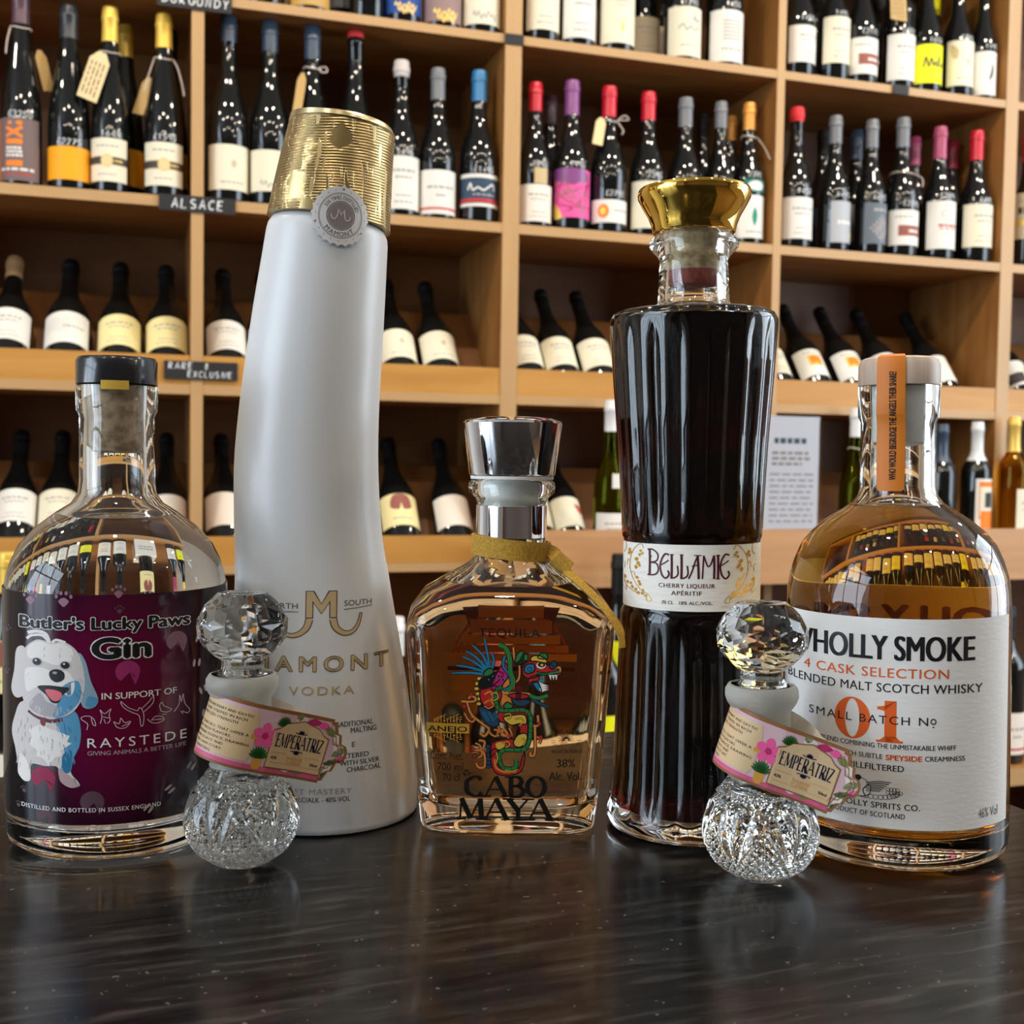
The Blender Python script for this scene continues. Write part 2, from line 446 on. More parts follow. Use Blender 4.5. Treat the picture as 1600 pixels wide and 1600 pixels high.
# ------------------------------------------------------------------ wall of wine shelving
shelf = empty('wine_shelving', (0, 2.4, CAMZ), (0, 0, TH), "tall plywood wine shelving covering the whole wall behind the counter", 'shelving')
UP = [(-1.275, -1.252), (-0.647, -0.624), (-0.030, 0.0056), (0.598, 0.617), (1.210, 1.245), (1.84, 1.86)]
DEPTH = 0.34
for a, b_ in UP:
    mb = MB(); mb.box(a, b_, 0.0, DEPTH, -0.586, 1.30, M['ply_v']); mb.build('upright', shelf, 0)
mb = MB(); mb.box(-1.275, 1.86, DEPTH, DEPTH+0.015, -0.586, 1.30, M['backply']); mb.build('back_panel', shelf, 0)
ROWS = [('A', 0.868, 0.018), ('B', 0.486, 0.020), ('C', 0.133, 0.018), ('D', -0.213, 0.018), ('T', 1.25, 0.018)]
for k in range(5):
    x0, x1 = UP[k][1], UP[k+1][0]
    for nm, z, t in ROWS:
        mb = MB()
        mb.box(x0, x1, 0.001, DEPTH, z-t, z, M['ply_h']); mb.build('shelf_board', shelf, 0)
    mb = MB(); mb.box(x0, x1, 0.002, 0.016, 0.1332, 0.189, M['lip']); mb.build('front_lip', shelf, 0)
    if k < 2:
        mb = MB(); mb.box(x0, x1, 0.002, 0.016, -0.2128, -0.158, M['lip']); mb.build('front_lip', shelf, 0)
    for z0, kk in ((0.158, 0), (-0.1875, 1)):
        # sloping rest under the tilted bottles
        c, s_ = math.cos(R_(52)), math.sin(R_(52))
        by, bz = 0.055+0.0445*s_, z0-0.0445*c
        mb = MB(); P = [(by+a*c+q*s_, bz+a*s_-q*c) for a, q in ((0.012, 0), (0.25, 0), (0.25, 0.008), (0.012, 0.008))]
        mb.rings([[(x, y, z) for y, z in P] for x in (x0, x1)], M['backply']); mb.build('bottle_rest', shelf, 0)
# deeper display tray along the two right-hand bays
tray = empty('display_tray', (0, 2.4, CAMZ), (0, 0, TH), "shallow pale wood tray projecting from the shelving behind the tequila and cherry bottles", 'tray')
mb = MB(); mb.box(0.0, 1.86, -0.09, -0.072, -0.260, -0.142, M['lip_pale']); mb.build('front_board', tray, 0)
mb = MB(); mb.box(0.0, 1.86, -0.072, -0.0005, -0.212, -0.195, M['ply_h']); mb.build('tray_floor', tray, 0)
mb = MB(); mb.box(0.0, 0.018, -0.072, -0.0005, -0.195, -0.142, M['lip_pale']); mb.build('end_board', tray, 0)

# deeper base cabinet below, also full of bottles
cab = empty('low_display_cabinet', (0, 2.4, CAMZ), (0, 0, TH), "deep low plywood cabinet of bottles under the wall shelving, glimpsed behind the counter", 'cabinet')
EZ, FZ = -0.588, -1.020
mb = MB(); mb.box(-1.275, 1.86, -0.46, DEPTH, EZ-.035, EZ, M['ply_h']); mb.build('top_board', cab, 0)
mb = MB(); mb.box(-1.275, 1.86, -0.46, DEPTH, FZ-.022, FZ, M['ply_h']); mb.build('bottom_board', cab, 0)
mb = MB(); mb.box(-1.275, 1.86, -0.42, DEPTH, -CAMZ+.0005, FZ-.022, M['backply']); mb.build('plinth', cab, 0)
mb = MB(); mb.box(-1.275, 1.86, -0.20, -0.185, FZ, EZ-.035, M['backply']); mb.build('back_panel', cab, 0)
for a, b_ in UP:
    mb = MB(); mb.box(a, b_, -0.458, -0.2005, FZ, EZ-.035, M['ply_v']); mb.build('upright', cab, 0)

# ------------------------------------------------------------------ wine bottles
PROF = {
 'burg': [(0.80, 0.0), (0.95, 0.004), (1, 0.02), (1, 0.38), (0.985, 0.43), (0.93, 0.48), (0.82, 0.53), (0.66, 0.585), (0.52, 0.64), (0.43, 0.70), (0.385, 0.76), (0.37, 0.82), (0.365, 0.925), (0.405, 0.93), (0.405, 0.96), (0.37, 0.965), (0.37, 0.99), (0.33, 1.0)],
 'bord': [(0.80, 0.0), (0.95, 0.004), (1, 0.02), (1, 0.58), (0.985, 0.615), (0.93, 0.645), (0.80, 0.675), (0.60, 0.71), (0.45, 0.74), (0.39, 0.775), (0.375, 0.82), (0.375, 0.925), (0.41, 0.93), (0.41, 0.96), (0.38, 0.965), (0.38, 0.99), (0.34, 1.0)],
 'hock': [(0.82, 0.0), (0.95, 0.004), (1, 0.02), (1, 0.32), (0.985, 0.38), (0.93, 0.45), (0.83, 0.53), (0.70, 0.61), (0.58, 0.68), (0.48, 0.75), (0.42, 0.82), (0.40, 0.88), (0.40, 0.93), (0.43, 0.935), (0.43, 0.955), (0.40, 0.96), (0.40, 0.99), (0.36, 1.0)]}
def prof_r(kind, t):
    P = PROF[kind]
    for (r0, z0), (r1, z1) in zip(P, P[1:]):
        if z0 <= t <= z1: return r0+(r1-r0)*(t-z0)/max(z1-z0, 1e-6)
    return P[-1][0]
def squiggle(A, x0, x1, y, h, m, layer, seed):
    """an unreadably small line of print"""
    rnd = random.Random(seed); x = x0; word = True
    while x < x1:
        w = (x1-x0)*rnd.uniform(0.10, 0.24); e = min(x+w, x1)
        if e-x > (x1-x0)*0.03: A.rect(x, y, e, y+h, m, layer)
        x = e+(x1-x0)*0.05
def label_art(A, art, w, z0, z1, seed):
    h = z1-z0; ink, gi = cm('ink'), cm('inkgrey'); cy = (z0+z1)/2
    if art == 'lines':
        squiggle(A, -w*.5, w*.5, z0+h*.70, h*.055, gi, 1, seed); squiggle(A, -w*.38, w*.38, z0+h*.58, h*.04, gi, 1, seed+1)
        squiggle(A, -w*.34, w*.34, z0+h*.24, h*.03, gi, 1, seed+2); squiggle(A, -w*.42, w*.42, z0+h*.12, h*.03, gi, 1, seed+3)
    elif art in ('script', 'goldscript'):
        m = cm('goldink') if art[0] == 'g' else gi
        for k, (a, b_, y) in enumerate(((-.5, .5, .18), (-.35, .35, .06))):
            if art == 'script' and k: break
            pts = [(w*(a+(b_-a)*i/18), z0+h*(y+.06*math.sin(i*1.9)+.03*math.sin(i*.7))) for i in range(19)]
            A.curve(pts, h*.028, m, 1, 3)
    elif art == 'golddot': A.ell(0, z0+h*.30, w*.07, h*.09, cm('goldink'), 1); label_art(A, 'lines', w*.6, z0+h*.3, z1, seed)
    elif art == 'chateau':
        A.curve([(-w*.5, cy+h*.05), (-w*.3, cy+h*.14), (-w*.15, cy+h*.02), (0, cy+h*.10), (w*.2, cy+h*.03), (w*.45, cy+h*.12)], h*.035, gi, 1)
        A.poly([(w*.1, z0+h*.72), (w*.2, z0+h*.9), (w*.3, z0+h*.74), (w*.45, z0+h*.8), (w*.5, z0+h*.7)], gi, 1); squiggle(A, -w*.4, w*.4, z0+h*.2, h*.03, gi, 1, seed)
    elif art == 'etch':
        for k in range(6): A.rect(-w*.4, z0+h*(.42+.07*k), w*.4, z0+h*(.45+.07*k), gi, 1)
        squiggle(A, -w*.45, w*.45, z0+h*.22, h*.04, gi, 1, seed)
    elif art == 'reddot': label_art(A, 'lines', w, z0, z1, seed); A.ell(w*.82, cy, w*.10, h*.10, cm('redink'), 1)
    elif art == 'brownblock':
        A.rect(-w*.55, z0+h*.26, w*.6, z0+h*.56, cm('brownblock'), 1); squiggle(A, -w*.1, w*.5, z0+h*.36, h*.08, cm('white'), 2, seed); squiggle(A, -w*.7, w*.2, z0+h*.78, h*.05, gi, 1, seed+2)
    elif art == 'yellowscript':
        A.curve([(-w*.55, cy-h*.10), (-w*.45, cy+h*.16), (-w*.32, cy-h*.08), (-w*.2, cy+h*.14), (-w*.1, cy-h*.06), (0, cy+h*.05), (w*.1, cy-h*.08), (w*.2, cy+h*.22), (w*.28, cy-h*.06), (w*.45, cy+h*.02), (w*.6, cy-h*.03)], h*.04, ink, 1, 4)
        A.ell(w*.6, z0+h*.25, w*.12, h*.10, cm('cream'), 1)
    elif art == 'figure':
        A.stroke([(-w*.15, z0+h*.55), (w*.18, z0+h*.55), (0, z0+h*.40), (w*.1, z0+h*.68)], h*.025, gi, 1); A.blob([(-w*.8, z0+h*.9), (-w*.45, z0+h*.8), (-w*.5, z0+h*.6), (-w*.75, z0+h*.65)], cm('goldpaper'), 1)
        squiggle(A, -w*.5, w*.5, z0+h*.15, h*.03, gi, 1, seed)
    elif art == 'bird':
        A.blob([(w*.05, z0+h*.72), (w*.18, z0+h*.60), (w*.10, z0+h*.42), (-w*.12, z0+h*.36), (0, z0+h*.55)], ink, 1); A.stroke([(0, z0+h*.4), (w*.02, z0+h*.22), (w*.14, z0+h*.2)], h*.02, ink, 1); squiggle(A, -w*.4, w*.4, z0+h*.84, h*.03, gi, 1, seed)
    elif art == 'redblocks':
        o = cm('orangeink'); A.rect(-w*.98, z0, -w*.70, z1, o, 1)
        x0, x1 = -w*.32, w*.30
        A.ell((x0+x1)/2-w*.15, z0+h*.92, w*.08, h*.03, o, 1); A.ell((x0+x1)/2+w*.2, z0+h*.92, w*.12, h*.035, o, 1)
        A.stroke([(x0, z0+h*.85), (x1, z0+h*.70)], h*.05, o, 1); A.stroke([(x0, z0+h*.70), (0, z0+h*.78), (x1, z0+h*.86)], h*.05, o, 1); A.rect(x0, z0+h*.58, x1, z0+h*.66, o, 1)
        for k in range(3): squiggle(A, x0, x1, z0+h*(.38+.06*k), h*.04, cm('white'), 1, seed+k)
        A.rect(x0, z0+h*.23, x1, z0+h*.32, o, 1); squiggle(A, -w*.6, w*.75, z0+h*.16, h*.04, cm('white'), 1, seed); squiggle(A, -w*.4, w*.7, z0+h*.09, h*.025, cm('redink'), 1, seed)
    elif art == 'crestband':
        A.rect(-w, z0+h*.38, w, z0+h*.58, cm('kraft'), 1); A.rect(-w, z0+h*.40, w, z0+h*.56, ink, 2); A.ell(0, z0+h*.48, w*.26, h*.16, cm('kraftpale'), 3); A.ring(0, z0+h*.48, w*.19, w*.22, cm('goldink'), 4)
        squiggle(A, w*.3, w*.7, z0+h*.46, h*.04, cm('goldink'), 3, seed); squiggle(A, -w*.5, w*.5, z0+h*.80, h*.04, gi, 1, seed); squiggle(A, -w*.4, w*.4, z0+h*.15, h*.03, gi, 1, seed)
    elif art == 'seal': A.ell(w*.1, z0+h*.58, w*.10, h*.09, cm('tan'), 1); squiggle(A, -w*.4, w*.5, z0+h*.15, h*.035, gi, 1, seed)
    elif art == 'redline': A.rect(-w, z0+h*.10, w, z0+h*.15, cm('redink'), 1); squiggle(A, -w*.6, w*.6, z0+h*.58, h*.06, gi, 1, seed); squiggle(A, -w*.2, w*.2, z0+h*.40, h*.05, gi, 1, seed)
    elif art == 'navy':
        A.rect(-w, z0+h*.88, w, z1, cm('white'), 1); A.rect(-w, z0, w, z0+h*.10, cm('white'), 1); A.rect(-w, z0+h*.14, w, z0+h*.24, cm('redink'), 1)
        A.curve([(-w*.6, cy), (-w*.5, cy+h*.2), (-w*.4, cy), (-w*.2, cy+h*.08), (0, cy), (w*.2, cy+h*.1), (w*.4, cy+h*.2), (w*.5, cy)], h*.05, cm('white'), 1); squiggle(A, -w*.4, w*.5, z0+h*.34, h*.05, cm('inkgrey'), 1, seed)
    elif art == 'pink':
        A.blob([(-w, z1), (w*.2, z1), (w*.6, z0+h*.8), (-w*.2, z0+h*.7), (-w, z0+h*.8)], cm('purple'), 1)
        for k in range(9):
            rnd = random.Random(k+3); A.curve([(w*rnd.uniform(-.9, .9), z0+h*rnd.uniform(.05, .9)) for _ in range(4)], h*.014, cm('wine') if k % 2 else cm('mauve'), 2)
        A.blob([(-w, z0), (-w*.6, z0), (-w*.75, z0+h*.2), (-w, z0+h*.3)], cm('goldink'), 2); A.blob([(w*.85, z0+h*.5), (w, z0+h*.4), (w, z0+h*.8)], cm('bluegrey'), 2)
    elif art == 'orangedot': A.ell(-w*.45, cy, w*.23, h*.30, cm('orangeink'), 1); A.ell(-w*.45, cy, w*.12, h*.16, cm('gold'), 2); squiggle(A, 0, w*.7, cy, h*.09, gi, 1, seed)
    elif art == 'leaf': A.blob([(0, z0+h*.72), (w*.14, z0+h*.52), (0, z0+h*.28), (-w*.14, z0+h*.50)], cm('greenink'), 1); squiggle(A, -w*.4, w*.4, z0+h*.12, h*.05, gi, 1, seed)
    elif art == 'oval': A.ell(0, cy, w*.75, h*.38, cm('white'), 1)
    elif art == 'whitetext': squiggle(A, -w*.6, w*.8, cy-h*.05, h*.08, cm('white'), 1, seed); A.ell(w*.6, z0+h*.18, w*.3, h*.10, cm('straw'), 1)
    elif art == 'mosaic':
        for i in range(-4, 5):
            for j in range(-4, 5):
                if abs(i)+abs(j) <= 4: A.ell(w*.16*i, z0+h*(.38+.075*j), w*.06, h*.033, cm(('inkgrey', 'silver', 'navypink', 'dust')[(i*3+j*5) % 4]), 1, 6)
        squiggle(A, -w*.5, w*.5, z0+h*.80, h*.06, cm('inkgrey'), 1, seed)
    elif art == 'balloon':
        A.ring(-w*.15, z0+h*.72, w*.14, w*.18, gi, 1, 14); A.stroke([(-w*.12, z0+h*.6), (w*.02, z0+h*.2)], h*.015, gi, 1); A.stroke([(w*.3, z0+h*.6), (w*.12, z0+h*.2)], h*.015, gi, 1)
        squiggle(A, -w*.45, w*.6, z0+h*.46, h*.05, cm('redink'), 1, seed); squiggle(A, -w*.4, w*.5, z0+h*.40, h*.035, gi, 1, seed+1); squiggle(A, -w*.2, w*.3, z0+h*.88, h*.03, gi, 1, seed)
    elif art == 'bar': A.rect(-w, z0+h*.30, w, z0+h*.40, cm('goldink'), 1); squiggle(A, -w*.8, w*.4, z0+h*.55, h*.14, ink, 1, seed); squiggle(A, -w*.8, w*.4, z0+h*.8, h*.06, gi, 1, seed)
    elif art == 'scribe':
        for k in range(5): A.curve([(-w*.8, z0+h*(.3+.1*k)), (-w*.5, z0+h*(.45+.08*k)), (-w*.2, z0+h*(.35+.1*k)), (w*.1, z0+h*(.42+.08*k))], h*.012, gi, 1)
        squiggle(A, -w*.1, w*.7, cy, h*.05, gi, 1, seed)
    elif art == 'orangecrest': A.rect(-w*.36, z0+h*.38, w*.36, z0+h*.78, cm('goldink'), 1); A.blob([(-w*.22, z0+h*.45), (-w*.25, z0+h*.68), (0, z0+h*.74), (w*.24, z0+h*.66), (w*.2, z0+h*.44), (0, z0+h*.5)], cm('orangeink'), 2); squiggle(A, -w*.5, w*.5, z0+h*.85, h*.05, gi, 1, seed)
    elif art == 'emblem': A.blob([(-w*.45, z0+h*.6), (-w*.3, z0+h*.95), (w*.3, z0+h*.95), (w*.45, z0+h*.6), (w*.1, z0+h*.5), (0, z0+h*.7), (-w*.1, z0+h*.5)], cm('brownblock'), 1); squiggle(A, -w*.4, w*.4, z0+h*.2, h*.05, gi, 1, seed)
    elif art == 'redmark': A.blob([(w*.3, z0+h*.75), (w*.8, z0+h*.7), (w*.7, z0+h*.45), (w*.45, z0+h*.55)], cm('redink'), 1)
    elif art == 'orangeblock':
        A.rect(-w*.75, z0+h*.30, w*.75, z0+h*.95, cm('orangeink'), 1); A.rect(-w*.68, z0+h*.34, w*.68, z0+h*.86, cm('cream'), 2); A.rect(-w*.3, z0+h*.50, w*.45, z0+h*.76, ink, 3); A.rect(-w*.6, z0+h*.02, w*.6, z0+h*.44, cm('orangeink'), 3)
    elif art == 'goldblock': A.rect(w*.1, z0+h*.3, w*.9, z0+h*.7, cm('goldink'), 1); A.rect(-w*.9, z0+h*.1, 0, z0+h*.5, ink, 1)
def label_part(root, R, z0, z1, colour, half, yaw, art, seed, name='label', cmap=None, matl=None):
    mb = MB(); w = R*R_(half); ym = R_(yaw); n = 14
    r0, r1 = R+0.00015, R+0.0004
    ring = []
    for k in range(n+1):
        a = -R_(half)+2*R_(half)*k/n+ym; ring.append(a)
    m = matl or cm(colour)
    top = [(r1*math.sin(a), -r1*math.cos(a), z1) for a in ring]+[(r0*math.sin(a), -r0*math.cos(a), z1) for a in reversed(ring)]
    bot = [(x, y, z0) for x, y, z in top]
    mb.rings([bot, top], m, False, False)
    N = len(ring)
    for zz, off in ((z1, 0), (z0, 0)):
        vs = [(r*math.sin(a), -r*math.cos(a), zz) for r in (r0, r1) for a in ring]
        mb.add(vs, [(i, i+1, N+i+1, N+i) for i in range(N-1)], m)
    A = Art(); label_art(A, art, w, z0, z1, seed)
    A.into(mb, cyl_map(R, ym, 0.00012, 0.0004), R*0.12)
    return mb.build(name, root, -50)
def neck_string(root, R, z, hang=()):
    mb = MB()
    mb.tube([(R*math.cos(2*math.pi*k/14), R*math.sin(2*math.pi*k/14), z+0.002*math.sin(k)) for k in range(15)], 0.0013, cm('string'), 6)
    for pts in hang: mb.tube(smooth3(pts), 0.0012, cm('string'), 6)
    return mb.build('neck_string', root)
def smooth3(pts, n=5):
    P = [Vector(p) for p in pts]; out = []
    for i in range(len(P)-1):
        p0, p1, p2, p3 = P[max(i-1, 0)], P[i], P[i+1], P[min(i+2, len(P)-1)]
        for k in range(n):
            t = k/n; out.append(0.5*((2*p1)+(p2-p0)*t+(2*p0-5*p1+4*p2-p3)*t*t+(3*p1-p0-3*p2+p3)*t**3))
    return out+[P[-1]]
def paper_tag(root, top, bot, w, facing, m, lines=True, name='neck_tag'):
    """stiff card hanging from a string: top and bottom points, width, facing normal"""
    T, B, N = Vector(top), Vector(bot), Vector(facing).normalized()
    v = (B-T); side = v.cross(N).normalized(); mb = MB()
    pts = [T-side*w*.18, T+side*w*.18, T+side*w*.5+v*.18, B+side*w*.5, B-side*w*.5, T-side*w*.5+v*.18]
    mb.rings([[p-N*.0004 for p in pts], [p+N*.0004 for p in pts]], m)
    if lines:
        A = Art(); L = v.length
        for k in range(4):
            x = (-.3+.2*k)*w; squiggle(A, .22*L, .92*L, x, w*.06, cm('ink'), 1, k+int(w*1e5))
        A.into(mb, lambda u, q, l: T+v.normalized()*u+side*q+N*(.0005+l*.0001))
    return mb.build(name, root, 0)
def wine_bottle(root, h, R, kind, cap, capz, labels, price, seed, gmat=None):
    mb = MB(); g = gmat or M['wineglass']
    mb.lathe([(r*R, z*h) for r, z in PROF[kind]], g, 28)
    if price:
        A = Art(); t, pz = price; ph = 0.0115; n = len(t); wd = n*ph*.78
        hand(A, t, -wd/2, pz-ph/2, ph, cm('chalk'), 1, w=.10)
        A.into(mb, cyl_map(lambda v: R*prof_r(kind, v/h), 0.06, 0.0001, 0.0006), R*.12)
    mb.build('bottle_body', root, -45)
    for i, (z0, z1, c, half, yaw, art) in enumerate(labels):
        label_part(root, R, max(z0, .006), z1, c, half, yaw, art, seed*7+i, 'label' if i == 0 else 'sticker')
    if capz is None: capz = h*.80
    short = cap in ('redwax', 'greywax')
    P = [(prof_r(kind, capz/h)*R+.0007, capz)]
    for z in [x for _, x in PROF[kind]]+[.94, .955]:
        pass
    zs = sorted([capz/h+.004]+[x for _, x in PROF[kind] if x*h > capz+.004])
    for t in zs:
        P.append((prof_r(kind, t)*R+(.0016 if short else .0007), t*h+(.001 if t > .99 else 0)))
    if short: P[0] = (P[0][0]-.001, capz-.002)
    mb = MB(); mb.lathe(P, cm(cap), 20)
    mb.build('wax_seal' if short else 'capsule', root, 40)
GROUP = {'A': 'bottles along the top shelf', 'B': 'bottles along the second shelf', 'L': 'tilted bottles on the racks'}
